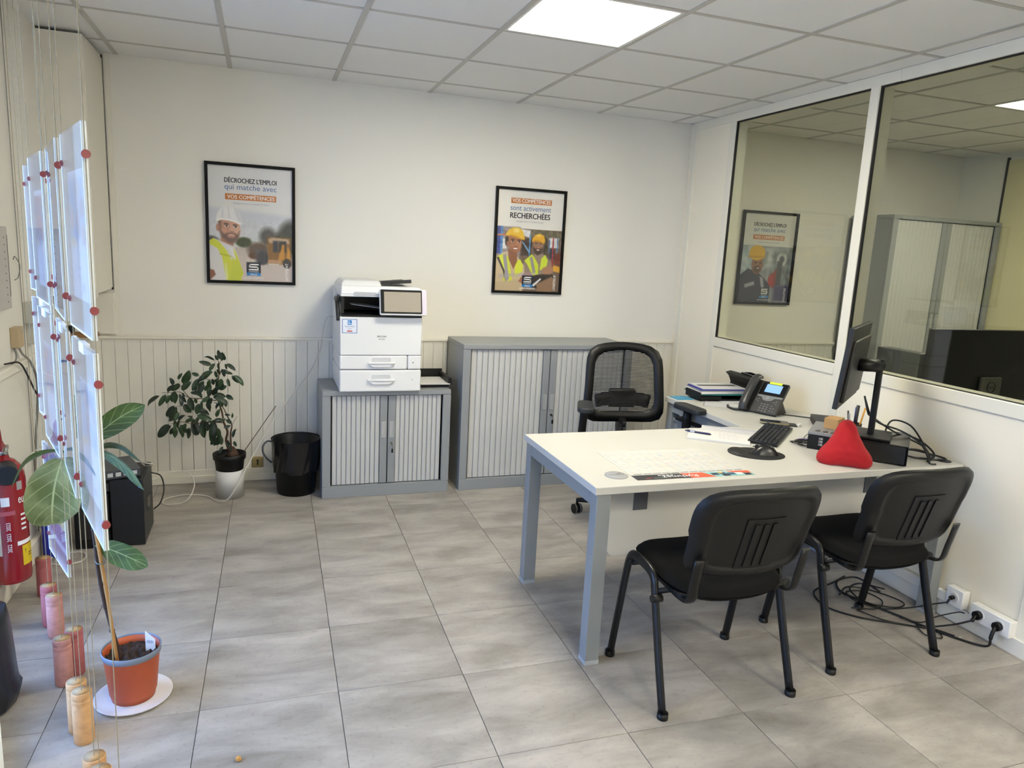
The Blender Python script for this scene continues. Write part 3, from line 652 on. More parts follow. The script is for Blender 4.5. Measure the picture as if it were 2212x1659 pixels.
# ------------------------------------------------------------------ printer on the low cabinet
pt = thing('photocopier', 'white multifunction printer with tilted touch screen on the low cabinet', 'printer', (1.445, -.26, .678))
PX0, PX1, PY0, PY1 = -.248, .246, -.240, .235
M_pw = mat('printer_white_plastic', 'e4e4e2', .38)
M_seam = mat('printer_seam', '55565a', .6)
MB().box(PX0+.01, PX1-.01, PY0+.012, PY1, .004, .455).build('inner_core', M_seam, pt)
def pbox(nm, z0, z1, x0=PX0, x1=PX1, y0=PY0, mt=M_pw, bev=.008): return MB().box(x0, x1, y0, PY1, z0, z1, bev=bev).build(nm, mt, pt)
tr2 = pbox('lower_drawer', .0, .134)
tr1 = pbox('upper_drawer', .138, .224, x1=PX1-.088)
pbox('side_block', .138, .224, x0=PX1-.085)
body = MB().prism([(PY0, .228), (PY1, .228), (PY1, .60), (.08, .60), (.08, .462), (PY0, .455)], PX0, PX1, 'x', bev=.006).build('body', M_pw, pt)
for dr, zc in ((tr1, .178), (tr2, .072)):
    h = MB(); h.prism(rrect(-.058, .058, zc-.022, zc+.032, .01), PY0-.0025, PY0+.004, 'y').build('handle_recess', mat('printer_recess_grey', 'c4c5c6', .5), dr)
    h = MB(); h.T = Matrix.Translation((0, PY0, zc)); h.prism([(-.083, .0), (.083, .0), (.078, -.008), (.05, -.026), (-.05, -.026), (-.078, -.008)], -.014, .003, 'y', bev=.004)
    h.box(-.083, .083, -.020, .002, -.004, .006, bev=.003).build('handle', M_pw, dr)
t_ = MB(); put_text(t_, 'RICOH', -.026, .026, .335, .345, PY0-.0006, .02); put_text(t_, 'IM C300', -.018, .018, .320, .327, PY0-.0006, .01)
put_text(t_, '1', .192, .197, .176, .184, PY0-.0006); put_text(t_, '2', .188, .195, .070, .078, PY0-.0006); t_.build('lettering', M_text, pt)
sk = MB().box(-.235, -.147, PY0-.0009, PY0+.001, .358, .442).build('sticker', mat('sticker_blue_edge', '3f72ae', .5), pt)
MB().box(-.2315, -.1505, PY0-.0013, PY0+.0005, .3615, .4385).build('sticker_face', mat('sticker_pale', 'dfe3ec', .5), sk)
MB().box(-.203, -.179, PY0-.0017, PY0, .408, .435).build('sticker_emblem', mat('sticker_blue', '2d83c6', .5), sk)
q = MB(); q.box(-.200, -.182, PY0-.002, PY0-.001, .414, .417); q.box(-.198, -.192, PY0-.002, PY0-.001, .421, .428); q.build('sticker_emblem_mark', M_textw, sk)
q = MB(); q.box(-.222, -.160, PY0-.0017, PY0, .3995, .4015); q.box(-.218, -.164, PY0-.0017, PY0, .394, .396); q.box(-.203, -.179, PY0-.0017, PY0, .382, .385); q.build('sticker_small_print', M_tiny, sk)
q = MB(); q.box(-.206, -.176, PY0-.0017, PY0, .367, .374); q.build('sticker_red_print', mat('red_print', 'c0392b', .5), sk)
# dark output bay
MB().prism([(PY0+.002, .4555), (.079, .4625), (.079, .472), (PY0+.002, .468)], PX0+.012, PX1-.004, 'x').build('output_tray', M_black, pt)
MB().box(PX0+.02, PX1-.01, .06, .079, .47, .575).build('output_bay', M_black, pt)
sidew = MB().box(PX0+.012, PX0+.03, -.17, .06, .465, .575).build('bay_side', M_dark, pt)
MB().tube([(PX0-.006, -.21, .43), (PX0-.010, -.19, .50), (PX0-.008, -.12, .538), (PX0-.004, -.02, .545)], .012, 8, spline=5, flat=(.012, .02)).build('side_grip', M_dark, pt)
o_ = MB(); o_.box(-.175, .16, -.16, .05, -.0009, .0009, bev=0); po = o_.build('output_sheet_ramp', mat('pale_grey_plastic', 'a9abb0', .4), pt)
po.location = (0, 0, .502); po.rotation_euler = (0, math.radians(7), 0)
# scanner lid
def frustum(mb, x0, x1, y0, y1, z0, z1, ix0, ix1, iy0, iy1, bev=.008):
    vs = [mb.V(p) for p in ((x0, y0, z0), (x1, y0, z0), (x1, y1, z0), (x0, y1, z0), (ix0, iy0, z1), (ix1, iy0, z1), (ix1, iy1, z1), (ix0, iy1, z1))]
    fs = [mb.face([vs[i] for i in f]) for f in ((0, 3, 2, 1), (4, 5, 6, 7), (0, 1, 5, 4), (1, 2, 6, 5), (2, 3, 7, 6), (3, 0, 4, 7))]
    r = bmesh.ops.bevel(mb.bm, geom=list({e for f in fs for e in f.edges}), offset=bev, segments=3, profile=.5, affect='EDGES')
    for f in r['faces']: f.smooth = True
    return mb
lid = MB(); lid.box(PX0+.008, PX1-.005, -.215, .22, .574, .588)
frustum(lid, PX0+.006, PX1-.005, -.218, .225, .586, .638, PX0+.010, PX1-.01, -.205, .22, .007)
ld = lid.build('scanner_lid', M_pw, pt)
a = MB(); frustum(a, PX0+.006, .005, -.19, .20, .636, .668, PX0+.03, -.005, -.15, .17, .01); a.build('feeder_cover', M_pw, ld)
MB().prism(rrect(-.165, -.035, .579, .602, .004), -.2195, -.21, 'y').build('lid_grip', mat('lid_grip_grey', 'b9bbbd', .5), ld)
ft = MB(); ft.T = Matrix.Translation((0, 0, .640)) @ Matrix.Rotation(math.radians(-5), 4, 'Y')
ft.box(.006, .185, -.15, .13, .004, .012, bev=.003); ft.box(.006, .19, -.156, -.146, .004, .026, bev=.003); ft.box(.10, .17, -.06, .06, .012, .018, bev=.003)
ft.prism([(.0, -.004), (.012, .02), (.06, .004), (.05, -.03), (.01, -.035)], -.16, -.15, 'y').build('document_tray', M_dark, ld)
# tilted touch screen
ts = MB(); TM = Matrix.Translation((.120, PY0-.03, .548)) @ Matrix.Rotation(math.radians(-14), 4, 'X')
ts.T = TM; ts.prism(rrect(-.142, .142, -.076, .082, .012), -.010, .012, 'y', bev=.004); scr = ts.build('control_panel', M_pw, pt)
s2 = MB(); s2.T = TM; s2.prism(rrect(-.137, .112, -.068, .076, .006), -.0106, -.0099, 'y'); s2.build('screen_bezel', M_blackg, scr)
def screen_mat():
    m = mat('screen_painted_reflection', '8a8377', .14, coat=.3, emit='b5a78c', es=.16); return m  # reflection of window and lamp put into the screen's colour and glow
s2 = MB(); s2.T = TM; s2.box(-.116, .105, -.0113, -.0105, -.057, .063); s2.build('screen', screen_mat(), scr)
s2 = MB(); s2.T = TM; s2.box(.112, .139, -.0108, -.0099, -.068, .076); s2.build('key_strip', mat('pale_lilac_strip', 'cfc6d0', .4), scr)
MB().box(.05, .19, PY0-.02, PY0+.02, .458, .492).build('panel_mount', M_black, pt)
# letter tray behind the printer with paper in it
lt = thing('letter_tray', 'black letter tray with paper beside the printer', 'tray', (1.79, -.27, .680))
q = MB(); q.box(-.085, .125, -.12, .16, .012, .016); q.box(.105, .125, -.12, .16, .014, .06, bev=.003); q.box(-.085, .125, .15, .16, .014, .075); q.box(-.07, .11, -.11, -.09, 0, .013); q.box(-.07, .11, .12, .14, 0, .013)
q.build('tray', M_black, lt)
tag(MB().box(1.715, 1.905, -.40, -.14, .699, .7035).build('paper_stack', M_paper), 'thin stack of white paper in the tray beside the printer', 'paper')
# network cable from the printer down to the floor
tag(MB().tube([(1.205, -.06, 1.09), (1.165, -.05, 1.085), (1.14, -.035, 1.02), (1.12, -.03, .88), (1.06, -.05, .74), (.95, -.10, .60), (.84, -.18, .465), (.72, -.32, .29), (.635, -.42, .15), (.56, -.45, .03), (.49, -.40, .005), (.43, -.30, .005), (.30, -.26, .005), (.20, -.32, .005), (.22, -.42, .006), (.33, -.44, .03), (.37, -.36, .10), (.33, -.28, .155), (.24, -.3, .165), (.17, -.45, .175), (.12, -.6, .19)], .0032, 6, spline=6).build('network_cable', M_cablew), 'white network cable looping from the printer to the floor past the white pot', 'cable')
# ------------------------------------------------------------------ desk and return
DZ = .726
def leg(mb_parent, x, y, s=.058, h=.695):
    MB().box(x-s/2, x+s/2, y-s/2, y+s/2, .018, h, bev=.002).build('leg', M_greyd, mb_parent)
    MB().box(x-s/2-.001, x+s/2+.001, y-s/2-.001, y+s/2+.001, 0, .018, bev=.001).build('foot_cap', mat('pale_grey_foot', 'a3a7a9', .5), mb_parent)
dk = thing('desk', 'large white desk with grey square legs and a white front panel', 'desk', (2.835, -2.16, 0))
DX0, DX1, DY0, DY1 = -.91, .91, -.392, .392
MB().box(DX0, DX1, DY0, DY1, .696, DZ, bev=.0025).build('desk_top', M_desk, dk)
for sx in (-1, 1):
    for sy in (-1, 1): leg(dk, sx*(.91-.040), sy*(.392-.036))
    xc = sx*(.91-.040)
    MB().box(xc-.029, xc+.029, -.327, .327, .640, .695, bev=.002).build('side_rail', M_greyd, dk)
MB().box(-.84, .84, .25, .29, .655, .695).build('cross_beam', M_greyd, dk)
pts = []
for cx, cz, a0 in ((-.725, .412, 180), (.76, .412, 270)):
    for k in range(6): a = math.radians(a0+90*k/5); pts.append((cx+.04*math.cos(a), cz+.04*math.sin(a)))
pts = pts+[(.80, .690), (-.765, .690)]
MB().prism(pts, -.235, -.217, 'y', bev=.002).build('front_panel', M_desk, dk)
for xb in (-.63, .55): MB().box(xb-.032, xb+.032, -.240, -.2355, .565, .694, bev=.0015).build('bracket', mat('anthracite_bracket', '55565a', .5), dk)
gz = MB().lathe([(.0, 0), (.046, 0), (.046, .0025), (.043, .004), (.0, .004)], (-.765, -.268, DZ), 32, caps=False); gm = gz.build('cable_grommet', mat('silver_grey_grommet', '9c9d9f', .35), dk)
q = MB(); q.T = Matrix.Translation((-.765, -.268, DZ+.0042)); q.box(-.034, .034, -.001, .001, 0, .0006); q.T = q.T @ Matrix.Rotation(.6, 4, 'Z'); q.box(0, .034, -.001, .001, 0, .0006); q.build('grommet_slot', mat('grommet_line', '6d6e70', .5), gm)
rt = thing('desk_return', 'white side desk along the glass partition, behind the large desk', 'desk', (3.425, -1.382, 0))
MB().box(-.295, .318, -.384, .384, .696, DZ, bev=.0025).build('desk_top', M_desk, rt)
leg(rt, -.25, .345); leg(rt, .28, .345)
MB().box(-.279, -.221, -.36, .315, .640, .695, bev=.002).build('side_rail', M_greyd, rt)

pd = thing('drawer_unit', 'grey drawer unit under the white side desk', 'drawers', (3.37, -1.30, 0))
MB().box(-.20, .20, -.25, .25, .04, .585, bev=.003).build('body', M_grey, pd)
MB().box(-.21, .21, -.26, .26, .586, .604, bev=.003).build('top', M_grey, pd)
for k in range(3): MB().box(-.195, .195, -.268, -.251, .06+.175*k, .228+.175*k, bev=.002).build('drawer', M_grey, pd)
for sx in (-.16, .16):
    for sy in (-.2, .2): MB().cyl((sx, sy, 0), (sx, sy, .04), .02, 12).build('caster', M_black, pd)
lb = MB().box(-.16, .12, -.12, .12, 0, .022, bev=.005).build('laptop', mat('dark_blue_black_plastic', '17181f', .35))
lb.location = (3.31, -1.22, .605); lb.rotation_euler = (0, 0, .15); tag(lb, 'closed black laptop on the grey drawer unit under the side desk', 'laptop')
MB().box(-.155, .115, -.1215, -.119, .008, .0095).build('edge_line', M_chrome, lb)

# ------------------------------------------------------------------ visitor chairs
def visitor_chair(loc, label, rz=0.):
    """local: +y is the front (towards the desk); feet 0.54 x 0.41"""
    t = thing('visitor_chair', label, 'chair', loc, rz, 'black visitor chairs in front of the desk')
    # seat cushion: padded slab, front edge rolled down, wider at the front
    def seat(u, v, top):
        a = 2*PI*v
        ex = 3.2; c, s = math.cos(a), math.sin(a)
        k = (abs(c)**ex+abs(s)**ex)**(-1/ex)
        x = k*c*u*.245*(1.02 if s > 0 else .97); y = k*s*u*.215
        edge = max(0., u-.86)/.14
        dip = -.014*(1-min(1, (x/.23)**2))-.016*max(0, (y-.12)/.095)**2+.11*y
        z = (.486 if top else .438)+dip
        z = z-(edge**2)*.024 if top else z+(edge**2)*.022
        return (x, y+.005, z)
    s = MB(); s.grid(lambda u, v: seat(u, v, True), 12, 40); s.grid(lambda u, v: seat(u, 1-v, False), 12, 40)
    bmesh.ops.remove_doubles(s.bm, verts=s.bm.verts, dist=.0012); bmesh.ops.recalc_face_normals(s.bm, faces=s.bm.faces)
    s.build('seat', M_fabric, t)
    MB().prism([(x*1.0, y+.005) for x, y in rrect(-.225, .225, -.19, .19, .05)], .424, .436, 'z').build('seat_pan', M_shell, t)
    # backrest: cushion in front, moulded shell behind, gently curved and leaning back
    lean = math.radians(16)
    def B(x, z, d):                                  # x across, z up the back, d behind the surface
        yy = -.215-(z-.50)*math.tan(lean)+.045*((x/.25)**2) - d
        return (x, yy, z)
    def sq(u, v):
        a = 2*PI*v; c, sn = math.cos(a), math.sin(a); ex = 4.2 if sn > 0 else 9.; k = (abs(c)**ex+abs(sn)**ex)**(-1/ex)
        x = k*c*u; z = k*sn*u
        return x, z
    def outline(u, v):
        x, z = sq(u, v); w_ = .252-.012*(1-z)*.5 if z > 0 else .24+.006*z
        zc, zh = .692, .160
        zz = zc+zh*z-(.022*(1-(x)**2) if z < -.5 else 0)*abs(z)
        return x*w_, zz
    cu = MB()
    cu.grid(lambda u, v: (lambda p: B(p[0], p[1], -.034+.022*max(0, (u-.8)/.2)**2))(outline(u, v)), 10, 48)
    cu.grid(lambda u, v: (lambda p: B(p[0], p[1], -.008))(outline(u, 1-v)), 10, 48)
    bmesh.ops.remove_doubles(cu.bm, verts=cu.bm.verts, dist=.0008); bmesh.ops.recalc_face_normals(cu.bm, faces=cu.bm.faces)
    cu.build('back_cushion', M_fabric, t)
    sh = MB()
    def shell(u, v):
        p = outline(u, v)
        r = max(0., (u-.82)/.18)
        d = .030*(1-r*r)**.5 if r < 1 else 0.
        if u < .80: d -= .010*min(1, (.80-u)/.04)
        return B(p[0]*1.012, p[1]+.002*(1 if p[1] > .68 else -1), -.010+d)
    sh.grid(shell, 26, 56); bmesh.ops.remove_doubles(sh.bm, verts=sh.bm.verts, dist=.0006)
    bmesh.ops.recalc_face_normals(sh.bm, faces=sh.bm.faces)
    shell_o = sh.build('back_shell', M_shell, t)
    rb = MB()                                       # raised panel with ribs in the middle of the shell
    def plate(x0, x1, z0, z1, d0, d1):
        nx = 4
        for i in range(nx):
            a, b = x0+(x1-x0)*i/nx, x0+(x1-x0)*(i+1)/nx
            vs = [rb.V(B(x_, z_, d_)) for d_ in (d0, d1) for z_ in (z0, z1) for x_ in (a, b)]
            for f in ((4, 5, 7, 6), (0, 4, 6, 2), (1, 3, 7, 5), (0, 1, 5, 4), (2, 6, 7, 3)): rb.face([vs[i_] for i_ in f])
    plate(-.075, .075, .540, .745, .008, .0135)
    for xr in (-.035, 0, .035): plate(xr-.009, xr+.009, .56, .725, .0135, .0175)
    bmesh.ops.recalc_face_normals(rb.bm, faces=rb.bm.faces); rb.build('shell_ribs', M_shell, shell_o)
    # steel frame: one bent tube per side, two cross tubes, two flat back supports
    for sx in (-1, 1):
        fx, tx = sx*.270, sx*.262
        MB().tube([(fx, .206, .0), (sx*.268, .170, .20), (sx*.265, .135, .40), (sx*.263, .118, .455), (tx, .090, .474), (tx, .04, .476), (tx, -.02, .470), (sx*.263, -.058, .450), (sx*.264, -.075, .40), (sx*.267, -.135, .21), (fx, -.206, .0)], .0125, 12, spline=4, flat=(.012, .019)).build('leg_frame', M_tubeb, t)
        for sy in (-1, 1): MB().lathe([(.0195, 0), (.0200, .004), (.0190, .022)], (fx, sy*.2055, 0), 14).build('foot', M_black, t)
        MB().tube([(sx*.205, .05, .430), (sx*.205, -.08, .422), (sx*.207, -.165, .420), (sx*.210, -.212, .436), (sx*.212, -.228, .50), (sx*.214, -.250, .60)], .012, 8, spline=4, flat=(.006, .020)).build('back_support', M_tubeb, t)
        MB().cyl((sx*.250, -.098, .395), (sx*.290, -.098, .395), .014, 12).build('link_knob', M_black, t)
    for yy, zz in ((.10, .440), (-.085, .415)): MB().cyl((-.262, yy, zz), (.262, yy, zz), .010, 10).build('cross_tube', M_tubeb, t)
    return t
visitor_chair((2.338, -2.702, 0), 'black visitor chair at the desk, the one farther from the wall sockets')
visitor_chair((3.138, -2.622, 0), 'black visitor chair at the desk, the one beside the wall sockets')

# ------------------------------------------------------------------ office chair behind the desk
def office_chair(loc, label, rz=0., full=True):
    """local: +y towards the sitter's front is -y here: the chair looks to local -y, backrest at +y"""
    t = thing('office_chair', label, 'chair', loc, rz)
    def ol(s_, n=40):
        o = []
        for k in range(n):
            a = 2*PI*k/n; c, sn = math.cos(a), math.sin(a); ex = 6.5; kk = (abs(c)**ex+abs(sn)**ex)**(-1/ex); x, z = kk*c*s_[0], kk*sn*s_[1]
            w_ = 1+.06*(-z/s_[1]) if z < 0 else 1-.04*z/s_[1]
            zz = z+(.030*(1-(x/s_[0])**2) if z > 0 else 0)
            o.append((x*w_, s_[2]+zz))
        return o
    out, inn = ol((.245, .225, .80)), ol((.192, .170, .808))
    def By(x, z): return .18+.05*(1-(x/.25)**2)*.6+(z-.6)*.10-.03*math.cos((z-.75)*5)
    fr = MB(); n = len(out); L = []
    for q, d in ((out, .004), (out, .022), (inn, .020), (inn, .006)): L.append([fr.V((x, By(x, z)+d, z)) for x, z in q])
    for k in range(4):
        A, Bq = L[k], L[(k+1) % 4]
        for i in range(n): fr.face([A[i], A[(i+1) % n], Bq[(i+1) % n], Bq[i]], True)
    bmesh.ops.recalc_face_normals(fr.bm, faces=fr.bm.faces); fr.build('back_frame', M_black, t)
    ms = MB(); nz = 45
    for k in range(nz):
        z = .640+(1.000-.640)*k/(nz-1); wx = .196
        P = [(-wx+2*wx*i/8, By(-wx+2*wx*i/8, z)+.014, z) for i in range(9)]
        ms.tube(P, .0027, 5)
    ms.build('mesh_strands', mat('black_mesh_strand', '121214', .7), t)
    MB().tube([(-.17, By(-.17, .7)+.02, .70), (-.08, By(.08, .7)+.03, .715), (.08, By(.08, .7)+.03, .715), (.17, By(.17, .7)+.02, .70)], .03, 8, spline=3, flat=(.042, .012)).build('lumbar_support', M_black, t)
    MB().box(-.085, .085, By(0, .72)+.012, By(0, .72)+.045, .66, .775, bev=.012).build('lumbar_block', M_black, t)
    MB().tube([(0, .20, .60), (0, .20, .52), (0, .10, .44), (0, .02, .43)], .05, 10, spline=4, flat=(.022, .085)).build('back_spine', M_black, t)
    s = MB()
    def seat(u, v, top):
        a = 2*PI*v; c, sn = math.cos(a), math.sin(a); k = (abs(c)**3.4+abs(sn)**3.4)**(-1/3.4); e = max(0., (u-.82)/.18)
        return (k*c*u*.245, k*sn*u*.235-.06, (.512-.02*e*e if top else .455+.02*e*e)-.01*(1-u))
    s.grid(lambda u, v: seat(u, v, True), 10, 36); s.grid(lambda u, v: seat(u, 1-v, False), 10, 36)
    bmesh.ops.remove_doubles(s.bm, verts=s.bm.verts, dist=.001); bmesh.ops.recalc_face_normals(s.bm, faces=s.bm.faces)
    s.build('seat', mat('dark_brown_black_fabric', '1a1312', .95, sheen=.1), t)
    for sx in (-1, 1):
        MB().tube([(sx*.20, -.04, .44), (sx*.285, -.04, .45), (sx*.31, -.05, .50), (sx*.31, -.07, .71)], .02, 8, spline=4, flat=(.026, .014)).build('arm_post', M_black, t)
        pa = MB(); pa.T = Matrix.Translation((sx*.31, -.09, .725)) @ Matrix.Rotation(sx*.25, 4, 'Z')
        pa.prism(rrect(-.045, .045, -.12, .12, .04), -.014, .016, 'z', bev=.008, seg=3); pa.build('arm_pad', mat('dark_grey_arm_pad', '26282a', .55), t)
    MB().cyl((0, 0, .10), (0, 0, .26), .027, 16).cyl((0, 0, .25), (0, 0, .45), .014, 12).build('gas_column', M_black, t)
    MB().lathe([(.05, .07), (.05, .12), (.03, .14)], n=18).build('base_hub', M_black, t)
    for k in range(5):
        a = math.radians(146+72*k); c, sn = math.cos(a), math.sin(a)
        ar = MB().tube([(0.03*c, .03*sn, .11), (.17*c, .17*sn, .10), (.295*c, .295*sn, .085)], .02, 8, spline=3, r2=.014, flat=None).build('base_arm', M_black, t)
        w_ = MB(); w_.T = Matrix.Translation((.30*c, .30*sn, .029)) @ Matrix.Rotation(a+.9+k, 4, 'Z')
        w_.cyl((0, 0, .02), (0, 0, .065), .008, 8)
        w_.cyl((-.024, 0, 0), (-.008, 0, 0), .029, 20); w_.cyl((.008, 0, 0), (.024, 0, 0), .029, 20); cs = w_.build('caster', M_black, t)
        w_ = MB(); w_.T = Matrix.Translation((.30*c, .30*sn, .029)) @ Matrix.Rotation(a+.9+k, 4, 'Z')
        w_.cyl((-.019, 0, 0), (-.011, 0, 0), .0293, 20); w_.cyl((.011, 0, 0), (.019, 0, 0), .0293, 20); w_.build('grey_tread', mat('grey_caster_tread', '6e6b64', .6), cs)
    return t
office_chair((2.80, -1.20, 0), 'black mesh-back office chair with armrests behind the white desk', -.17)
# ------------------------------------------------------------------ things on the desk
T0 = DZ
def on(name, mb, m, label, cat, loc, rz=0., group=None):
    o = mb.build(name, m); o.location = loc; o.rotation_euler = (0, 0, rz); return tag(o, label, cat, group)
# desk-pad calendar, lying upside down for the camera
ct = thing('desk_calendar', 'paper desk-pad calendar with a black, orange and teal banner near the front edge', 'calendar', (2.395, -2.315, T0), -.03)
p = Print(190, 130, .39/.53, (196, 195, 188))
rng = np.random.default_rng(3)
for r_ in range(24):                                             # calendar grid, banner at the near edge (v -> 1)
    v = .10+r_*.030; p.rect(.03, .97, v, v+.0022, (150, 158, 168), .002, .8)
for c_ in range(13):
    u = .03+c_*.0783; p.rect(u, u+.0025, .09, .80, (146, 154, 166), .002, .8)
for k in range(140):
    u, v = rng.uniform(.03, .95), rng.uniform(.12, .78); col = [(190, 182, 132), (150, 172, 196), (196, 158, 164), (172, 172, 172)][k % 4]
    p.rect(u, u+.03, v, v+.014, col, .004, .7)
for c_ in range(12): p.rect(.035+c_*.0783, .035+c_*.0783+.068, .81, .825, (44, 46, 60), .002)
p.rect(-.1, .46, .85, 1.1, (38, 38, 42), .002); p.rect(.40, .62, .85, 1.1, (214, 88, 58), .002); p.poly([(.40, .84), (.46, 1.01), (.30, 1.01), (.30, .84)], (38, 38, 42), .002)
p.rect(.60, 1.1, .85, 1.1, (134, 188, 186), .002); p.poly([(.56, .85), (.60, .85), (.66, 1), (.56, 1)], (214, 88, 58), .002); p.poly([(.80, .85), (1, .85), (1, .93), (.86, .9)], (214, 88, 58), .002)
for u, v, c in ((.68, .92, (40, 44, 62)), (.75, .90, (66, 92, 120)), (.82, .93, (60, 80, 104)), (.89, .93, (208, 208, 206)), (.76, .96, (40, 40, 46)), (.95, .96, (36, 38, 44))): p.rect(u-.03, u+.03, v-.035, v+.03, c, .004)
p.ell(.745, .875, .018, .022, (232, 180, 60), .2); p.rect(.08, .13, .945, .96, (190, 60, 50), .003); p.rect(.15, .26, .95, .957, (150, 170, 160), .003)
sh = p.build('calendar_sheet', ct, (-.265, .195, .0012), (.53, 0, 0), (0, -.39, 0))
MB().box(-.265, .265, -.195, .195, 0, .001).build('paper_pad', M_paper, ct)
q = MB()
def ftext(q, s, cx, cy, w_, h_, z, ang=PI, bold=0.):
    me, tw, th = text_me(s, bold); q.addmesh(me, Matrix.Translation((cx, cy, z)) @ Matrix.Rotation(ang, 4, 'Z') @ Matrix.Diagonal((w_/tw, h_/th, 1, 1)) @ Matrix.Translation((-tw/2, -th/2, 0)))
ftext(q, 'Rythmez', -.065, -.166, .155, .034, .0017, bold=.02); [q.box(-.155+.018*k, -.142+.018*k, -.153, -.148, .0014, .0017) for k in range(4)]
q.build('banner_lettering', M_textw, ct)
# spiral notebook with pen
nb = thing('spiral_notebook', 'open spiral notebook lying on the desk behind the mouse', 'notebook', (2.86, -1.96, T0), -.62)
MB().box(-.145, .145, -.105, .095, 0, .010, bev=.0015).build('page_block', M_paper, nb)
q = MB()
for k in range(34): q.T = Matrix.Translation((-.138+.276*k/33, .097, .007)); q.tube([(0, .009*math.cos(a), .006*math.sin(a)+.001) for a in [2*PI*i/10 for i in range(11)]], .0008, 4)
q.build('spiral', mat('pale_wire', 'b9b6b4', .3, metal=.6), nb)
q = MB()
for r_ in range(9):
    x = .0
    for k in range(5):
        w_ = random.uniform(.008, .02); q.box(.0+x, x+w_, .06-r_*.015, .061-r_*.015, .0102, .0104); x += w_+.006
        if x > .12: break
q.build('handwriting', mat('grey_purple_ink', '9a8fa6', .7), nb)
p = Print(60, 40, .7, (200, 199, 200))
for r_ in range(10): p.rect(.06, .95, .12+.08*r_, .125+.08*r_, (150, 152, 190), .006, .5)
p.rect(.3, .95, .04, .10, (150, 156, 200), .01, .7); p.rect(.03, .28, .05, .12, (120, 124, 150), .01, .5)
lf = thing('loose_sheet', 'loose printed table sheet between the notebook and the keyboard', 'paper', (2.99, -1.875, T0), -.62)
p.build('sheet', lf, (-.145, .09, .0012), (.29, 0, 0), (0, -.18, 0)); MB().box(-.145, .145, -.09, .09, 0, .001).build('paper', M_paper, lf)
pn = thing('ballpoint_pen', 'dark blue ballpoint pen lying on the notebook', 'pen', (2.775, -1.905, T0+.0105), -.80)
M_pen = mat('navy_pen_plastic', '1c1f4c', .3)
q = MB(); q.tube([(-.062, 0, .005), (-.045, 0, .005), (.055, 0, .005), (.066, 0, .0045)], lambda t: .005 if .1 < t < .9 else .0022, 10); q.build('barrel', M_pen, pn)
MB().box(-.055, -.012, -.001, .001, .0105, .0118).build('clip', M_pen, pn); MB().tube([(-.036, 0, .005), (-.014, 0, .005)], .0053, 10).build('label_band', mat('pale_band', 'b9bdd0', .4), pn)
# mouse pad and mouse
mp = thing('mouse_pad', 'round black mouse pad with wrist rest near the keyboard', 'mouse pad', (2.862, -2.245, T0), -.42)
q = MB(); q.prism([(.125*math.cos(a)*1.0, .095*math.sin(a)) for a in [2*PI*k/40 for k in range(40)]], 0, .004, 'z', bev=.001); q.build('pad', mat('black_pad_cloth', '121213', .8), mp)
q = MB(); q.grid(lambda u, v: (-.075+.05*u*math.cos(2*PI*v), .005+.065*u*math.sin(2*PI*v), .004+.013*math.sqrt(max(0, 1-u*u))), 8, 24); q.build('wrist_rest', mat('black_gel_rest', '151516', .6), mp)
mo = thing('computer_mouse', 'black computer mouse on the round pad', 'mouse', (2.893, -2.262, T0+.004), 1.15)
def mouse(u, v):
    a = 2*PI*v; c, s = math.cos(a), math.sin(a); k = (abs(c)**2.6+abs(s)**2.6)**(-1/2.6); x, y = k*c*.036*u, k*s*.060*u
    z = .040*(1-u**3.2)*(1-.25*(y/.06)**2-.12*(y/.06)); return (x, y, z+.001)
q = MB(); q.grid(mouse, 14, 40); q.grid(lambda u, v: (mouse(u, -v)[0], mouse(u, -v)[1], .0005), 3, 40); q.build('body', mat('satin_black_mouse', '171718', .3), mo)
q = MB(); q.cyl((-.0035, .036, .030), (.0035, .036, .030), .010, 14); q.build('scroll_wheel', M_dark, mo)
q = MB(); q.box(-.0008, .0008, .012, .055, .0285, .0325); q.box(-.004, .004, .004, .010, .0365, .0395); q.build('button_gap', M_blackg, mo)
# keyboard
kb = thing('keyboard', 'black computer keyboard lying askew beside the mouse', 'keyboard', (3.155, -1.975, T0), .72)
KW, KD = .44, .135
q = MB(); q.T = Matrix.Rotation(math.radians(2.5), 4, 'X'); q.box(-KW/2, KW/2, -KD/2, KD/2, .004, .016, bev=.003); q.build('case', M_black, kb)
key = MB(); vs = [(-.0082, -.0082, 0), (.0082, -.0082, 0), (.0082, .0082, 0), (-.0082, .0082, 0), (-.0065, -.006, .007), (.0065, -.006, .007), (.0065, .007, .007), (-.0065, .007, .007)]
V = [key.V(v) for v in vs]
for f in ((4, 5, 6, 7), (0, 1, 5, 4), (1, 2, 6, 5), (2, 3, 7, 6), (3, 0, 4, 7)): key.face([V[i] for i in f])
kme = key.mesh('key', mat('black_keycap', '1b1b1c', .5))
for r_ in range(6):
    yy = -.050+.0195*r_+(.004 if r_ == 5 else 0); xx = -KW/2+.017
    while xx < KW/2-.012:
        wide = 1.
        if r_ == 0 and -.12 < xx < 0: wide = 5.5
        elif r_ in (1, 2) and xx < -KW/2+.03: wide = 1.6
        if not any(abs(xx-g_) < .008 for g_ in (.082, .145)):
            o = link('key', kme, kb, (xx+.0185*(wide-1)/2, yy, .0165+yy*.0436)); o.scale = (wide+.1*(wide-1), 1, 1)
        xx += .0187*wide
ec = []
for k in range(70):
    a = k*.62; rr = .045+.028*math.sin(k*1.7); ec.append((3.235+rr*math.cos(a)*1.1+.012*math.sin(k*.9), -2.135+rr*math.sin(a)*.9, T0+.003+.011*abs(math.sin(k*.83))))
ec = [(3.33, -2.16, T0+.003)]+ec+[(3.30, -2.04, T0+.004), (3.36, -2.02, T0+.02), (3.40, -2.06, T0+.004), (3.36, -2.12, T0+.003)]
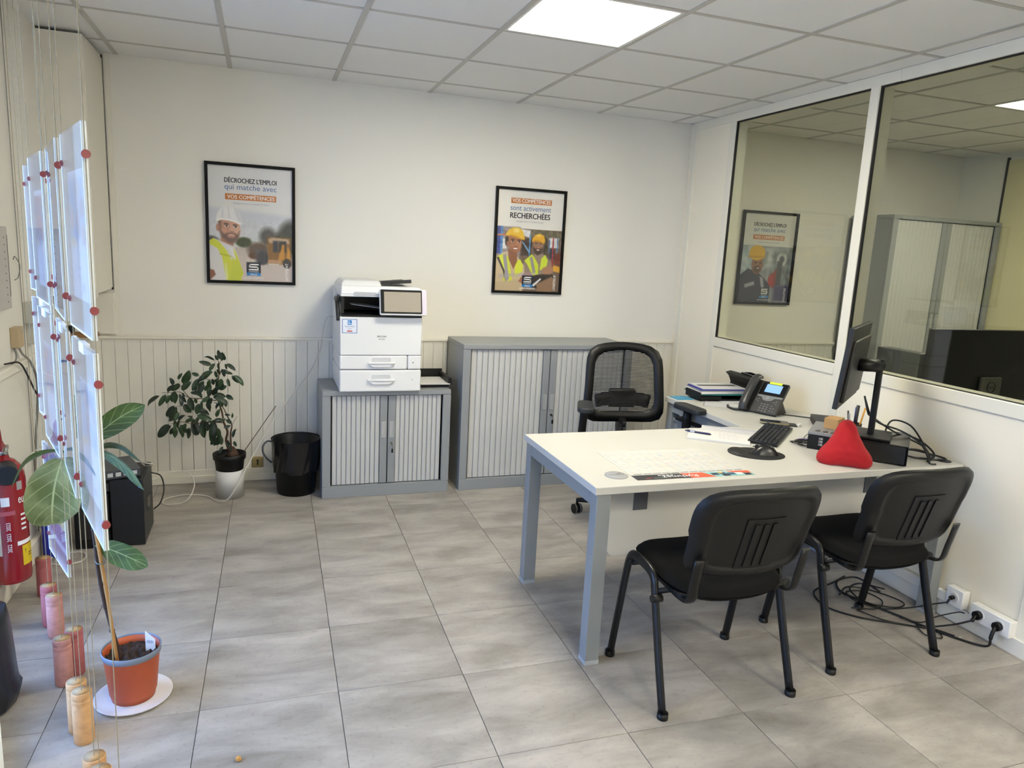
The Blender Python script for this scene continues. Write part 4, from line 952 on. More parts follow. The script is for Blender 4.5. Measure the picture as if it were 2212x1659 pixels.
tag(MB().tube(ec, .0016, 5, spline=3).build('earphone_cable', M_cable), 'coiled thin black cable on the desk beside the keyboard', 'cable')
# desk telephone
ph = thing('desk_phone', 'black office telephone with lit blue screen on the side desk', 'telephone', (3.485, -1.475, T0), -1.12)
M_ph = mat('charcoal_phone_plastic', '2c2b2a', .42)
PT = Matrix.Translation((0, -.075, .012)) @ Matrix.Rotation(math.radians(48), 4, 'X')     # tilted console, local y runs up the face
q = MB(); q.T = PT; q.box(-.10, .115, 0, .215, -.022, 0, bev=.005); q.build('console', M_ph, ph)
q = MB(); q.T = PT; q.box(-.035, .113, .120, .212, -.001, .002, bev=.0008); q.build('display_bezel', M_blackg, ph)
q = MB(); q.T = PT; q.box(-.008, .085, .140, .195, .0019, .0028); q.build('display', mat('lit_blue_display', '7fa8f0', .3, emit='86aef5', es=.22), ph)
q = MB(); q.T = PT; q.prism([(-.035, .118), (.113, .118), (.113, .108), (.07, .104), (.055, .086), (.03, .080), (.005, .086), (-.008, .104), (-.035, .108)], -.001, .0025, 'z'); q.build('navigation_trim', mat('silver_grey_trim', '7d7d7b', .35), ph)
q = MB(); q.T = PT; q.lathe([(.013, 0), (.013, .004), (.010, .006)], (.031, .098, 0), 20); q.build('navigation_wheel', mat('grey_wheel', '8c8c8a', .3), ph)
bt = MB(); bt.box(-.0055, .0055, -.004, .004, 0, .003, bev=.0012, seg=1); bme = bt.mesh('button', mat('phone_button', '6f6e6b', .4))
for r_ in range(4):
    for c_ in range(3):
        o = link('button', bme, ph); o.matrix_local = PT @ Matrix.Translation((.012+c_*.018, .012+r_*.015, 0))
for c_, r_ in ((-.03, 5.6), (-.016, 6.2), (-.018, 5.0), (.075, 5.4), (.088, 6.0), (.090, 4.8), (.073, 2.2), (.088, 2.2), (.073, .9), (.088, .9), (.073, 3.4)):
    o = link('button', bme, ph); o.matrix_local = PT @ Matrix.Translation((c_, .008+r_*.013, 0)) @ Matrix.Diagonal((.8, .9, 1, 1))
q = MB(); q.T = PT; q.tube([(-.072, -.012, .020), (-.072, .02, .040), (-.072, .10, .046), (-.072, .19, .040), (-.072, .225, .020)], .024, 12, spline=5, flat=(.016, .026)); q.build('handset', mat('handset_plastic', '343332', .36), ph)
q = MB(); q.T = PT; q.box(.0, .075, .198, .213, .002, .0032); q.build('sticky_note', mat('yellow_green_note', 'd7e23a', .6), ph)
q = MB(); q.prism([(-.02, .0), (.10, 0), (.09, .008), (.02, .09), (.005, .09)], .055, .10, 'x').build('stand', M_dark, ph)
q = MB(); q.tube([(-.085, -.085, .012), (-.12, -.10, .006), (-.17, -.075, .005), (-.20, -.03, .006)], .008, 8, spline=5); q.build('handset_cord', M_ph, ph)
tag(MB().tube([(3.56, -1.56, T0+.004), (3.63, -1.62, T0+.004), (3.70, -1.70, T0+.006), (3.715, -1.82, T0+.02), (3.70, -1.95, T0+.004)], .003, 6, spline=5).build('phone_cable', M_cable), 'black cable running from the telephone along the partition wall', 'cable')
# smartphone on a charging pad, small black box
on('charging_pad', MB().box(-.085, .085, -.035, .035, 0, .006, bev=.003), mat('dark_blue_rubber', '11131c', .5), 'dark oval charging pad under the smartphone', 'charger', (3.385, -1.755, T0), -.55)
sp = thing('smartphone', 'black smartphone lying on the charging pad by the telephone', 'phone', (3.355, -1.745, T0+.006), -.60)
MB().prism(rrect(-.073, .073, -.035, .035, .008), 0, .008, 'z', bev=.002).build('case', mat('pale_gold_edge', 'a79c7d', .3, metal=.4), sp); MB().prism(rrect(-.071, .071, -.033, .033, .007), .008, .0088, 'z').build('screen', M_blackg, sp)
q = MB(); q.box(-.012, .012, -.006, .006, 0, .012, bev=.002); on('usb_plug', q, M_white, 'small white plug lying by the smartphone', 'plug', (3.455, -1.825, T0+.006), .3)
hb = thing('network_hub', 'flat black network hub between the telephone and the monitor', 'hub', (3.625, -1.80, T0), .95)
MB().box(-.115, .115, -.05, .05, 0, .034, bev=.003).build('case', M_black, hb)
q = MB()
for k in range(2): q.box(-.10+.012*k, -.094+.012*k, -.0512, -.0495, .014, .02)
q.build('indicator', mat('pale_indicator', 'c9c9b8', .4), hb)
# black and grey product box with a small brown carton on it
bx = thing('product_box', 'black box with a grey lid under the brown carton', 'box', (3.335, -2.175, T0), .72)
MB().box(-.13, .13, -.085, .085, 0, .068, bev=.003).build('box_base', M_black, bx)
MB().box(-.132, .132, -.087, .087, .069, .084, bev=.003).build('box_lid', mat('silver_grey_card', '7f8081', .4), bx)
q = MB(); q.T = Matrix.Translation((-.13, 0, 0)) @ Matrix.Rotation(-PI/2, 4, 'Z'); [q.box(-.036+o_, -.036+o_+w_, -.0012, -.0004, z_, z_+.010) for z_ in (.022, .036, .050) for o_, w_ in ((0, .004), (.006, .011))]; q.build('side_lettering', mat('grey_print', '9d9d9a', .5), bx)
q = MB()
for k in range(4): q.box(-.115, -.09, -.062+.033*k, -.040+.033*k, .0842, .0846); q.box(-.08, -.07, -.060+.033*k, -.044+.033*k, .0842, .0846)
q.build('lid_lettering', M_dark, bx)
on('brown_carton', MB().box(-.045, .045, -.032, .032, 0, .05, bev=.001), mat('kraft_card', 'b08a58', .75, var=.06, vscale=20), 'small brown cardboard carton on the grey box lid', 'carton', (3.355, -2.165, T0+.085), .5)
# pen cup
pc = thing('pen_cup', 'dark pen cup holding pens and a yellow pencil behind the monitor', 'pen cup', (3.53, -2.11, T0))
q = MB(); q.lathe([(.034, 0), (.038, .09), (.0365, .09), (.033, .003), (0.0, .003)], n=20, caps=False); q.build('cup', M_dark, pc)
for k, (dx, dy, hh, c, r) in enumerate(((.012, .01, .165, '1d3f94', .0045), (-.015, .008, .15, '1a1a1c', .0045), (-.008, -.015, .185, '151516', .008), (.018, -.012, .17, 'd99a2b', .004), (-.022, -.004, .14, '8b8b8c', .004))):
    tag(MB().tube([(3.53+dx*.7, -2.11+dy*.7, T0+.008), (3.53+dx*2, -2.11+dy*2, T0+hh)], r, 8).build('pen', mat('pen_'+c, c, .4)), ['blue pen standing in the dark cup', 'thin black pen standing in the dark cup', 'thick black marker standing in the dark cup', 'yellow pencil standing in the dark cup', 'grey pen standing in the dark cup'][k], 'pen')
# desktop computer with the monitor on it
dc = thing('desktop_computer', 'black desktop computer lying flat under the monitor stand', 'computer', (3.455, -2.365, T0), .72)
MB().box(-.145, .145, -.11, .13, .004, .092, bev=.003).build('case', M_blackg, dc); MB().box(-.147, -.1445, -.1, .12, .01, .086).build('side_vent', M_dark, dc)
for sx in (-.12, .12):
    for sy in (-.09, .1): MB().box(sx-.012, sx+.012, sy-.012, sy+.012, 0, .005).build('rubber_foot', M_black, dc)
mn = thing('monitor', 'black monitor seen nearly edge-on from behind on the white desk', 'monitor', (3.40, -2.345, T0+.0925))
B0 = Vector((3.40, -2.345, T0+.0925))
q = MB(); q.T = Matrix.Rotation(.72, 4, 'Z'); q.box(-.10, .10, -.085, .085, 0, .012, bev=.003); q.build('stand_base', M_black, mn)
MB().prism(rrect(-.020, .020, -.013, .013, .008), .01, .355, 'z').build('stand_pole', M_black, mn).rotation_euler = (0, 0, .66)
yaw, tilt = .663, .084
dd = Vector((math.cos(yaw), math.sin(yaw), 0)); nn = Vector((dd.y, -dd.x, 0)); up = Vector((0, 0, 1))*math.cos(tilt)+nn*math.sin(tilt); bk = dd.cross(up).normalized()
if bk.dot(nn) < 0: bk = -bk
MM = Matrix.Translation(Vector((3.285, -2.306, 1.149))-B0) @ Matrix((dd, bk, up)).transposed().to_4x4()
q = MB(); q.T = MM; q.box(-.27, .27, -.012, .008, -.175, .175, bev=.003); cs = q.build('screen_case', M_dark, mn)
q = MB(); q.T = MM; frustum(q, -.245, .245, .006, .03, -.13, .13, 0, 0, 0, 0, .001) if False else q.box(-.23, .23, .006, .022, -.15, .12, bev=.006); q.build('back_cover', M_dark, cs)
q = MB(); q.T = MM; q.box(-.262, .262, -.0128, -.0118, -.165, .168); q.build('screen', M_blackg, cs)
q = MB(); q.T = MM; q.box(.05, .24, .0085, .0105, .150, .153); q.build('vent_slot', M_gasket, cs)
A_ = (MM @ Vector((0, .02, .0))); MB().tube([A_, A_+nn*.03, Vector((0, 0, .325))], .03, 10, flat=(.03, .03)).build('stand_neck', M_black, mn)
# black cables behind the monitor
for k, (pts_, lab) in enumerate((
    ([(3.36, -2.32, 1.00), (3.37, -2.34, .93), (3.43, -2.30, .90), (3.50, -2.30, .86), (3.56, -2.36, .84), (3.60, -2.44, .80), (3.60, -2.50, T0+.01)], 'black cable drooping from the monitor to the desk'),
    ([(3.40, -2.28, .99), (3.41, -2.31, .92), (3.46, -2.27, .895), (3.55, -2.33, .83), (3.64, -2.42, .78), (3.64, -2.47, T0+.006), (3.60, -2.49, T0+.004)], 'black cable bundle behind the desktop computer'),
    ([(3.56, -2.27, .80), (3.62, -2.25, .86), (3.67, -2.31, .85), (3.66, -2.40, .79), (3.63, -2.46, .75), (3.58, -2.52, T0+.004), (3.60, -2.535, T0+.003)], 'thin black cable hanging at the back edge of the desk'),
    ([(3.55, -2.30, .77), (3.60, -2.28, .81), (3.66, -2.36, .80), (3.68, -2.44, .76), (3.65, -2.47, .735), (3.57, -2.44, .735), (3.56, -2.38, .74)], 'looped black cable beside the desktop computer'),
    ([(3.57, -2.34, .745), (3.63, -2.38, .75), (3.69, -2.42, .74), (3.72, -2.48, .733), (3.67, -2.49, .732), (3.60, -2.45, .734)], 'flat loop of black cable on the desk corner'),
    ([(3.56, -2.39, .76), (3.61, -2.43, .765), (3.66, -2.46, .745), (3.62, -2.48, .732)], 'short black cable end beside the desktop computer'))):
    tag(MB().tube(pts_, .0042, 6, spline=6).build('computer_cable', M_cable), lab, 'cable', 'computer cables')
on('desk_cable_grommet', MB().lathe([(.03, 0), (.03, .003), (.0, .003)], n=20, caps=False), M_dark, 'small dark round cap on the desk corner by the wall', 'cap', (3.70, -2.49, T0))
# plain red plush cushion (generic stand-in)
pl = MB()
def plush(u, v, sg):
    a = 2*PI*v; k3 = math.cos(3*(a-PI/2))                         # rounded triangle, point up, pillow-like section
    r = u*(.094+.025*k3+.005*math.cos(6*(a-PI/2)))
    x_, z_ = r*math.cos(a)*1.02, r*math.sin(a)
    th = .052*math.sqrt(max(0., 1-u**2.4))*(1-.30*(z_/.12 if z_ > 0 else 0))
    z_ = max(z_, -.070)
    return (x_, sg*th+.25*(z_+.07)+.003*mnoise.noise((x_*40, z_*40, sg)), z_+.070)
pl.grid(lambda u, v: plush(u, v, -1), 18, 60); pl.grid(lambda u, v: plush(u, 1-v, 1), 18, 60)
bmesh.ops.remove_doubles(pl.bm, verts=pl.bm.verts, dist=.0005); bmesh.ops.recalc_face_normals(pl.bm, faces=pl.bm.faces)
on('plush_cushion', pl, mat('red_plush', 'a80a14', .9, sheen=.1, bump=.5, bscale=700), 'plain red soft plush cushion leaning on the black box', 'plush', (3.150, -2.465, T0), -.62)
# letter tray with documents, sorter and papers on the side desk
dt = thing('letter_tray', 'black letter tray piled with documents at the far end of the side desk', 'tray', (3.44, -1.07, T0), -.08)
q = MB(); q.box(-.17, .17, -.115, .06, .010, .014); q.box(-.17, .17, .05, .06, .012, .055); q.box(-.17, -.16, -.115, .06, .012, .055, bev=.002); q.box(.16, .17, -.115, .06, .012, .055, bev=.002); q.box(-.17, -.02, -.115, -.105, .012, .03); q.box(-.15, .15, -.1, .04, 0, .011); q.build('tray', M_black, dt)
docs = [('teal folder in the piled letter tray', '1f6f66', .010, -.165), ('white document sheaf under the blue-edged magazine', 'e2e0dc', .012, -.16), ('grey brochure in the piled letter tray', '9b9a98', .006, -.15), ('blue-edged magazine on the document pile', '3d4290', .008, -.17)]
z = T0+.034
for k, (lab, c, th, xo) in enumerate(docs):
    o = MB().box(-.150, .150, -.105, .085, 0, th, bev=.001).build('document', mat('doc_'+c, c, .6)); o.location = (3.425+.006*k, -1.068, z); o.rotation_euler = (0, 0, -.08+.05*math.sin(k*2)); tag(o, lab, 'document', 'documents in the tray'); z += th+.0008
td = thing('printed_sheet', 'white printed sheet with a dark band on top of the document pile', 'paper', (3.455, -1.07, z), -.10)
p = Print(50, 36, .7, (200, 199, 200)); p.rect(.08, .95, .28, .50, (60, 56, 58), .01)
for k in range(5): p.rect(.1, .9, .58+.07*k, .60+.07*k, (180, 178, 178), .01, .7)
p.build('print', td, (-.15, .10, .0012), (.30, 0, 0), (0, -.20, 0)); MB().box(-.15, .15, -.10, .10, 0, .001).build('paper', M_paper, td)
on('blue_folder', MB().box(-.055, .055, -.055, .045, 0, .004), mat('sky_blue_card', '3f93b8', .5), 'light blue card at the far corner of the side desk', 'folder', (3.205, -1.06, T0), .02)
on('purple_card', MB().prism(rrect(-.035, .035, -.015, .015, .008), 0, .0015, 'z'), mat('lilac_card', '9a86c8', .5), 'small lilac card beside the coiled thin cable', 'card', (3.30, -2.055, T0), -.3)
sr = thing('document_sorter', 'black curved document stand against the partition behind the telephone', 'stand', (3.665, -1.08, T0), -.10)
q = MB(); q.prism([(-.05, 0), (.045, 0), (.05, .085), (.03, .135), (-.04, .15), (-.075, .14), (-.05, .118), (-.032, .08), (-.035, .03)], -.15, .15, 'y', bev=.003); q.build('body', M_black, sr)
q = MB(); q.ring(rrect(-.04, .03, -.13, .02, .006), rrect(-.03, .02, -.12, .01, .004), .145, .160, 'z'); q.build('top_cradle', M_blackg, sr)
for k, (x_, y_, r_, lab) in enumerate(((3.36, -1.285, -.62, 'framed printed sheet lying on the side desk in front of the telephone'), (3.525, -1.185, -.25, 'printed letter partly under the telephone and document stand'))):
    t = thing('printed_sheet', lab, 'paper', (x_, y_, T0+.0002+.0016*k), r_)
    p = Print(44, 32, .7, (200, 199, 200))
    for j in range(9): p.rect(.08, .55+.35*abs(math.sin(j*2.1+k)), .12+.085*j, .14+.085*j, (168, 168, 172), .01, .8)
    if k == 0:
        for a in ((.02, .98, .02, .045), (.02, .98, .955, .98), (.02, .035, .02, .98), (.965, .98, .02, .98)): p.rect(*a, (120, 120, 122), .004)
    p.build('print', t, (-.12, .085, .0012), (.24, 0, 0), (0, -.17, 0)); MB().box(-.12, .12, -.085, .085, 0, .001).build('paper', M_paper, t)
# ------------------------------------------------------------------ waste bin
wbn = thing('waste_bin', 'black waste bin with a black liner bag and raised handle', 'bin', (.955, -.285, 0))
q = MB(); q.lathe([(.0, .002), (.112, .002), (.115, 0), (.122, .12), (.142, .335), (.148, .338), (.146, .345), (.139, .34), (.118, .02), (0, .012)], n=36, caps=False); q.build('bin_body', M_black, wbn)
q = MB()
def bag(u, v):
    a = 2*PI*v; n = 36
    if u < .5: k = u/.5; r = .150-.016*k; z = .345-.19*k
    else: k = (u-.5)/.5; r = .128-.02*k; z = .340-.20*k
    w_ = .0035*math.sin(a*17+u*9)+.003*math.sin(a*29+2*u)
    if u == 0: z += .004*math.sin(a*9)
    return ((r+w_)*math.cos(a), (r+w_)*math.sin(a), z+.003*math.sin(a*13))
R0 = []
q.grid(lambda u, v: ((.150-.014*u+.004*math.sin(2*PI*v*17+u*7)*u)*math.cos(2*PI*v), (.150-.014*u+.004*math.sin(2*PI*v*17+u*7)*u)*math.sin(2*PI*v), .348-.20*u+.004*math.sin(2*PI*v*11)*u+.010*math.sin(2*PI*v*5)*u), 10, 90)
q.grid(lambda u, v: ((.150-.030*u+.005*math.sin(2*PI*v*19+u*5)*u)*math.cos(-2*PI*v), (.150-.030*u+.005*math.sin(2*PI*v*19+u*5)*u)*math.sin(-2*PI*v), .348-.22*u), 10, 90)
q.build('liner_bag', mat('black_bin_bag', '0b0b0c', .22, bump=.3, bscale=60), wbn)
MB().tube([(-.146, -.02, .20), (-.175, -.03, .23), (-.196, -.03, .27), (-.195, -.02, .31), (-.17, 0, .332), (-.142, .01, .325)], .006, 8, spline=5).build('handle', mat('dark_grey_handle', '3c4046', .4), wbn)

# ------------------------------------------------------------------ leaf helpers
def leaf_mat(name, c1, c2, vein, rough=.38, nv=8.):
    m = bpy.data.materials.new(name); m.use_nodes = True; nt = m.node_tree; b = nt.nodes['Principled BSDF']; N = nt.nodes.new; L = nt.links.new
    uv = N('ShaderNodeUVMap'); uv.uv_map = 'UVMap'; sp_ = N('ShaderNodeSeparateXYZ'); L(uv.outputs[0], sp_.inputs[0])
    def M(op, a, b_=None, c=None):
        n = N('ShaderNodeMath'); n.operation = op
        for k, x in enumerate((a, b_, c)):
            if x is None: continue
            if isinstance(x, (int, float)): n.inputs[k].default_value = x
            else: L(x, n.inputs[k])
        return n.outputs[0]
    av = M('ABSOLUTE', M('SUBTRACT', sp_.outputs[1], .5))
    mid = M('LESS_THAN', av, .018)
    lat = M('LESS_THAN', M('ABSOLUTE', M('SUBTRACT', M('FRACT', M('SUBTRACT', M('MULTIPLY', sp_.outputs[0], nv), M('MULTIPLY', av, nv*.55))), .5)), .045)
    vm = M('MAXIMUM', mid, M('MULTIPLY', lat, .6))
    n = N('ShaderNodeTexNoise'); n.inputs['Scale'].default_value = 14; n.inputs['Detail'].default_value = 4; tc = N('ShaderNodeTexCoord'); L(tc.outputs['Object'], n.inputs['Vector'])
    r = N('ShaderNodeValToRGB'); r.color_ramp.elements[0].position = .35; r.color_ramp.elements[1].position = .65; r.color_ramp.elements[0].color = (*lin(c1), 1); r.color_ramp.elements[1].color = (*lin(c2), 1); L(n.outputs['Fac'], r.inputs[0])
    mx = N('ShaderNodeMix'); mx.data_type = 'RGBA'; L(vm, mx.inputs[0]); L(r.outputs[0], mx.inputs[6]); mx.inputs[7].default_value = (*lin(vein), 1)
    L(mx.outputs[2], b.inputs['Base Color']); b.inputs['Roughness'].default_value = rough
    bp = N('ShaderNodeBump'); bp.inputs['Strength'].default_value = .4; bp.inputs['Distance'].default_value = .002; L(vm, bp.inputs['Height']); L(bp.outputs[0], b.inputs['Normal'])
    return m
def leaf_mesh(name, m, pts, width, side, cup=.15, prof=None, nu=14, nv=8, wave=0.):
    """pts = 3-4 points along the midrib; side = rough sideways vector; width = half width"""
    P = [Vector(p) for p in pts]; side = Vector(side).normalized()
    def mid(t):
        x = t*(len(P)-1); i = min(int(x), len(P)-2); f = x-i
        p0 = P[i-1] if i else P[0]*2-P[1]; p1, p2 = P[i], P[i+1]; p3 = P[i+2] if i+2 < len(P) else P[-1]*2-P[-2]
        return .5*((2*p1)+(p2-p0)*f+(2*p0-5*p1+4*p2-p3)*f*f+(3*p1-p0-3*p2+p3)*f**3)
    prof = prof or (lambda t: (math.sin(PI*min(1, t**.8))**.75))
    bm = bmesh.new(); uvl = bm.loops.layers.uv.new('UVMap'); R = []
    for i in range(nu+1):
        t = i/nu; p = mid(t); tg = (mid(min(1, t+.02))-mid(max(0, t-.02))).normalized(); s_ = (side-tg*side.dot(tg)).normalized(); nn_ = tg.cross(s_)
        w_ = max(.0004, width*prof(t)); row = []
        for j in range(nv+1):
            v = j/nv*2-1; row.append(bm.verts.new(p+s_*(w_*v)+nn_*(cup*w_*v*v+wave*w_*math.sin(t*11+v*2)*abs(v))))
        R.append(row)
    for i in range(nu):
        for j in range(nv):
            f = bm.faces.new([R[i][j], R[i+1][j], R[i+1][j+1], R[i][j+1]]); f.smooth = True
            for l, (a, b) in zip(f.loops, ((i, j), (i+1, j), (i+1, j+1), (i, j+1))): l[uvl].uv = (a/nu, b/nv)
    me = bpy.data.meshes.new(name); bm.to_mesh(me); bm.free(); me.materials.append(m); return me

# ------------------------------------------------------------------ small-leaved ficus in its pot by the back wall
fp = thing('potted_ficus', 'bushy small-leaved ficus in a black pot set in a white textured pot', 'plant', (.565, -.30, 0))
q = MB(); q.lathe([(0, .003), (.078, .003), (.081, 0), (.083, .17), (.080, .172), (.076, .168), (.074, .01), (0, .01)], n=36, caps=False); q.build('white_pot', mat('white_woven_ceramic', 'd3d2d0', .6, bump=1., bscale=160), fp)
q = MB(); q.lathe([(0, .012), (.070, .012), (.078, .16), (.086, .235), (.094, .238), (.096, .270), (.090, .272), (.086, .24), (0, .236)], n=36, caps=False); q.build('nursery_pot', M_black, fp)
q = MB(); q.grid(lambda u, v: (.084*u*math.cos(2*PI*v), .084*u*math.sin(2*PI*v), .242+.006*math.sin(u*9+v*20)*math.cos(v*31)), 8, 24); q.build('soil', mat('dark_soil', '2a1d15', .95, bump=.8, bscale=120), fp)
M_bark = mat('brown_bark', '4a3324', .8, bump=.5, bscale=90)
def FC(cx, cy, dy=0.): return (.099-.025*cy/1000+.573*cx/1000-.565, dy, .997-.632*cy/1000)
rf = random.Random(5)
for pth, r0, r1 in (([(865, 1150), (825, 1040), (838, 950), (800, 860), (780, 760), (745, 650), (725, 540), (740, 430), (745, 330), (735, 260)], .008, .002), ([(880, 1140), (870, 960), (880, 880), (830, 790), (780, 700), (700, 655)], .006, .0018),
    ([(720, 640), (600, 610), (470, 590), (380, 540), (320, 545), (200, 560)], .003, .0012), ([(790, 860), (650, 840), (500, 840), (400, 820), (300, 850)], .003, .0012), ([(740, 450), (640, 430), (560, 390)], .0025, .001), ([(470, 590), (410, 520), (390, 480), (330, 480)], .0022, .001), ([(560, 605), (430, 660), (330, 680)], .0022, .001), ([(740, 300), (780, 215), (800, 180)], .0015, .0008), ([(880, 880), (930, 790)], .0015, .0008)):
    MB().tube([FC(a, b, .03*math.sin(a*.01)) for a, b in pth], r0, 7, spline=3, r2=r1).build('stem', M_bark, fp)
q = MB(); q.lathe([(.012, .0), (.03, .008), (.034, .03), (.02, .055), (.008, .075)], (.02, 0, .235), 14); q.build('swollen_root', M_bark, fp)
LV = [(700, 250, 602, 208), (735, 245, 705, 195), (800, 240, 772, 158), (815, 285, 908, 348), (700, 290, 645, 335), (800, 290, 815, 345), (735, 280, 740, 350), (690, 345, 575, 385), (560, 380, 490, 358), (600, 400, 605, 362), (660, 380, 610, 420), (720, 340, 755, 400), (790, 365, 880, 385), (870, 390, 945, 460), (830, 410, 855, 485), (690, 400, 700, 470), (740, 400, 720, 470), (760, 420, 790, 470),
 (320, 470, 292, 400), (350, 440, 388, 378), (400, 480, 462, 350), (400, 510, 488, 430), (320, 490, 248, 545), (360, 490, 300, 540), (555, 420, 495, 530), (605, 440, 550, 520), (545, 510, 505, 575), (650, 520, 650, 445), (665, 480, 635, 570), (690, 530, 640, 600), (745, 525, 822, 490), (200, 560, 75, 655), (250, 560, 185, 670), (290, 565, 255, 640), (345, 550, 330, 650), (370, 570, 380, 635), (405, 565, 440, 640), (410, 530, 428, 580), (470, 590, 512, 715), (525, 590, 540, 650), (590, 620, 595, 700), (660, 580, 590, 620), (690, 590, 640, 695), (725, 560, 820, 600), (750, 600, 790, 690), (815, 590, 890, 630), (800, 615, 825, 685),
 (325, 675, 245, 790), (360, 680, 345, 760), (420, 660, 460, 750), (560, 655, 540, 760), (670, 680, 660, 755), (375, 790, 435, 740), (345, 740, 310, 830), (285, 830, 185, 960), (330, 800, 265, 830), (300, 850, 235, 900), (315, 880, 290, 955), (360, 890, 415, 990), (390, 840, 455, 920), (430, 830, 520, 800), (480, 860, 480, 950), (520, 850, 560, 965), (545, 760, 690, 800), (600, 860, 610, 1000), (650, 850, 645, 930), (690, 850, 690, 1010), (710, 830, 670, 930), (740, 870, 770, 980), (730, 770, 765, 690), (790, 790, 710, 790), (810, 765, 865, 765), (885, 780, 888, 730), (885, 830, 825, 800), (800, 900, 870, 880), (775, 950, 790, 1040), (895, 980, 920, 895), (905, 1025, 935, 1070), (755, 1005, 705, 1090), (800, 1065, 765, 1140), (830, 1010, 860, 1060), (860, 1050, 890, 1115), (470, 890, 470, 975), (640, 800, 700, 870),
 (560, 800, 520, 860), (620, 810, 570, 900), (660, 830, 600, 900), (710, 330, 735, 400), (770, 330, 800, 390), (700, 440, 740, 500), (760, 460, 730, 530), (450, 820, 420, 900), (350, 820, 330, 900), (580, 560, 520, 540), (700, 600, 760, 560), (760, 640, 720, 700), (500, 800, 450, 780), (740, 830, 800, 800)]
rl = random.Random(11)
for _ in range(46):
    a, b, c, d = LV[rl.randrange(98)]; ox, oy = rl.uniform(-35, 35), rl.uniform(-30, 30); LV.append((a+ox, b+oy, c+ox+rl.uniform(-25, 25), d+oy+rl.uniform(-10, 30)))
LM = [leaf_mat('ficus_leaf_%d' % k, *c) for k, c in enumerate((('16261a', '24391f', '3a4f30'), ('1b301d', '2f4a26', '465d36'), ('13201a', '1d2f22', '33452f')))]
lms = [leaf_mesh('leaf', LM[k], [(0, 0, 0), (.34, 0, .02), (.7, 0, .015), (1, 0, -.05-.05*k)], .20, (0, 1, 0), .35, nu=8, nv=4) for k in range(3)]
for k, (a, b, c, d) in enumerate(LV):
    dy = rf.uniform(-.075, .05); p0, p1 = Vector(FC(a, b, dy)), Vector(FC(c, d, dy+rf.uniform(-.02, .015)))
    v = p1-p0; ln = v.length; X = v.normalized(); up_ = Vector((rf.uniform(-.5, .5), -1+rf.uniform(-.2, .6), rf.uniform(0, .9))); Yv = up_.cross(X).normalized(); Zv = X.cross(Yv)
    o = link('leaf', lms[rf.randrange(3)], fp); o.matrix_local = Matrix.Translation(p0) @ Matrix((X, Yv, Zv)).transposed().to_4x4() @ Matrix.Diagonal((ln, ln*rf.uniform(.9, 1.35), ln, 1))
MB().tube([(.055, -.03, .24), (.13, -.06, .36), (.27, -.08, .575)], .0022, 6).build('plant_stick', mat('dark_red_brown_stick', '3a2224', .6), fp)

# ------------------------------------------------------------------ fiddle-leaf fig in the foreground
sc = thing('saucer', 'white round plate under the terracotta-coloured pot', 'plate', (.337, -2.335, 0))
q = MB(); q.lathe([(0, .006), (.08, .006), (.118, .010), (.122, .012), (.120, .007), (.085, .001), (.0, .0)], n=44, caps=False); q.build('plate', mat('white_plate', 'dcdce0', .35), sc)
fg = thing('potted_fig', 'large-leaved fig with a bare stem in a terracotta-coloured pot', 'plant', (.337, -2.335, .0065))
q = MB(); q.lathe([(0, .002), (.062, .002), (.067, 0), (.071, .02), (.0735, .024), (.086, .155), (.088, .158), (.089, .175), (.086, .1755), (.083, .156), (.07, .02), (0, .01)], n=44, caps=False); q.build('pot', mat('terracotta_plastic', 'b4532b', .5, var=.06, vscale=9), fg)
q = MB(); q.lathe([(.0845, .158), (.0905, .160), (.0925, .180), (.0905, .182), (.088, .178)], n=44, caps=False); q.build('grey_rim', mat('blue_grey_rim', '75808f', .4), fg)
q = MB(); q.lathe([(.0872, .178), (.0845, .150), (.082, .128)], n=44, caps=False); q.build('pot_lining', mat('blue_grey_lining', '7b8696', .5), fg)
M_soil = mat('crumbly_soil', '33241a', .95, var=.35, vscale=60, bump=1., bscale=150)
q = MB(); q.grid(lambda u, v: (.084*u*math.cos(2*PI*v), .084*u*math.sin(2*PI*v), .150+.016*mnoise.noise((u*3*math.cos(2*PI*v)*2, u*3*math.sin(2*PI*v)*2, .3))+.006*mnoise.noise((u*14*math.cos(2*PI*v), u*14*math.sin(2*PI*v), 2))), 26, 60); q.build('soil', M_soil, fg)
def FW(x, y, z): return (x-.337, y+2.335, z-.0065)
MB().tube([FW(.305, -2.34, .135), FW(.297, -2.345, .195), FW(.280, -2.35, .29), FW(.265, -2.355, .387), FW(.256, -2.36, .486), FW(.251, -2.36, .582), FW(.246, -2.36, .661), FW(.240, -2.36, .75), FW(.226, -2.36, .86), FW(.228, -2.36, .95)], .0068, 8, spline=5, r2=.0045).build('stem', mat('dark_brown_bark', '3b2a22', .85, bump=.8, bscale=120), fg)
q = MB()
for (x_, z_) in ((.285, .262), (.270, .35), (.261, .43), (.254, .53), (.249, .62)): q.lathe([(.0068, -.006), (.0092, 0), (.0068, .006)], FW(x_, -2.352, z_), 8)
q.build('stem_nodes', mat('dark_brown_bark', '3b2a22'), fg)
MB().tube([FW(.305, -2.385, .13), FW(.293, -2.385, .268), FW(.284, -2.383, .385), FW(.272, -2.38, .50), FW(.256, -2.378, .65), FW(.240, -2.375, .80)], .0055, 8, spline=2).build('bamboo_stake', mat('bamboo', 'a5783f', .5, var=.12, vscale=30), fg)
MB().tube([FW(.246, -2.35, .515), FW(.262, -2.39, .517), FW(.28, -2.385, .515), FW(.27, -2.35, .512), FW(.25, -2.345, .515)], .0015, 6, spline=4).build('plant_tie', mat('grey_green_tie', '5a6b66', .5), fg)
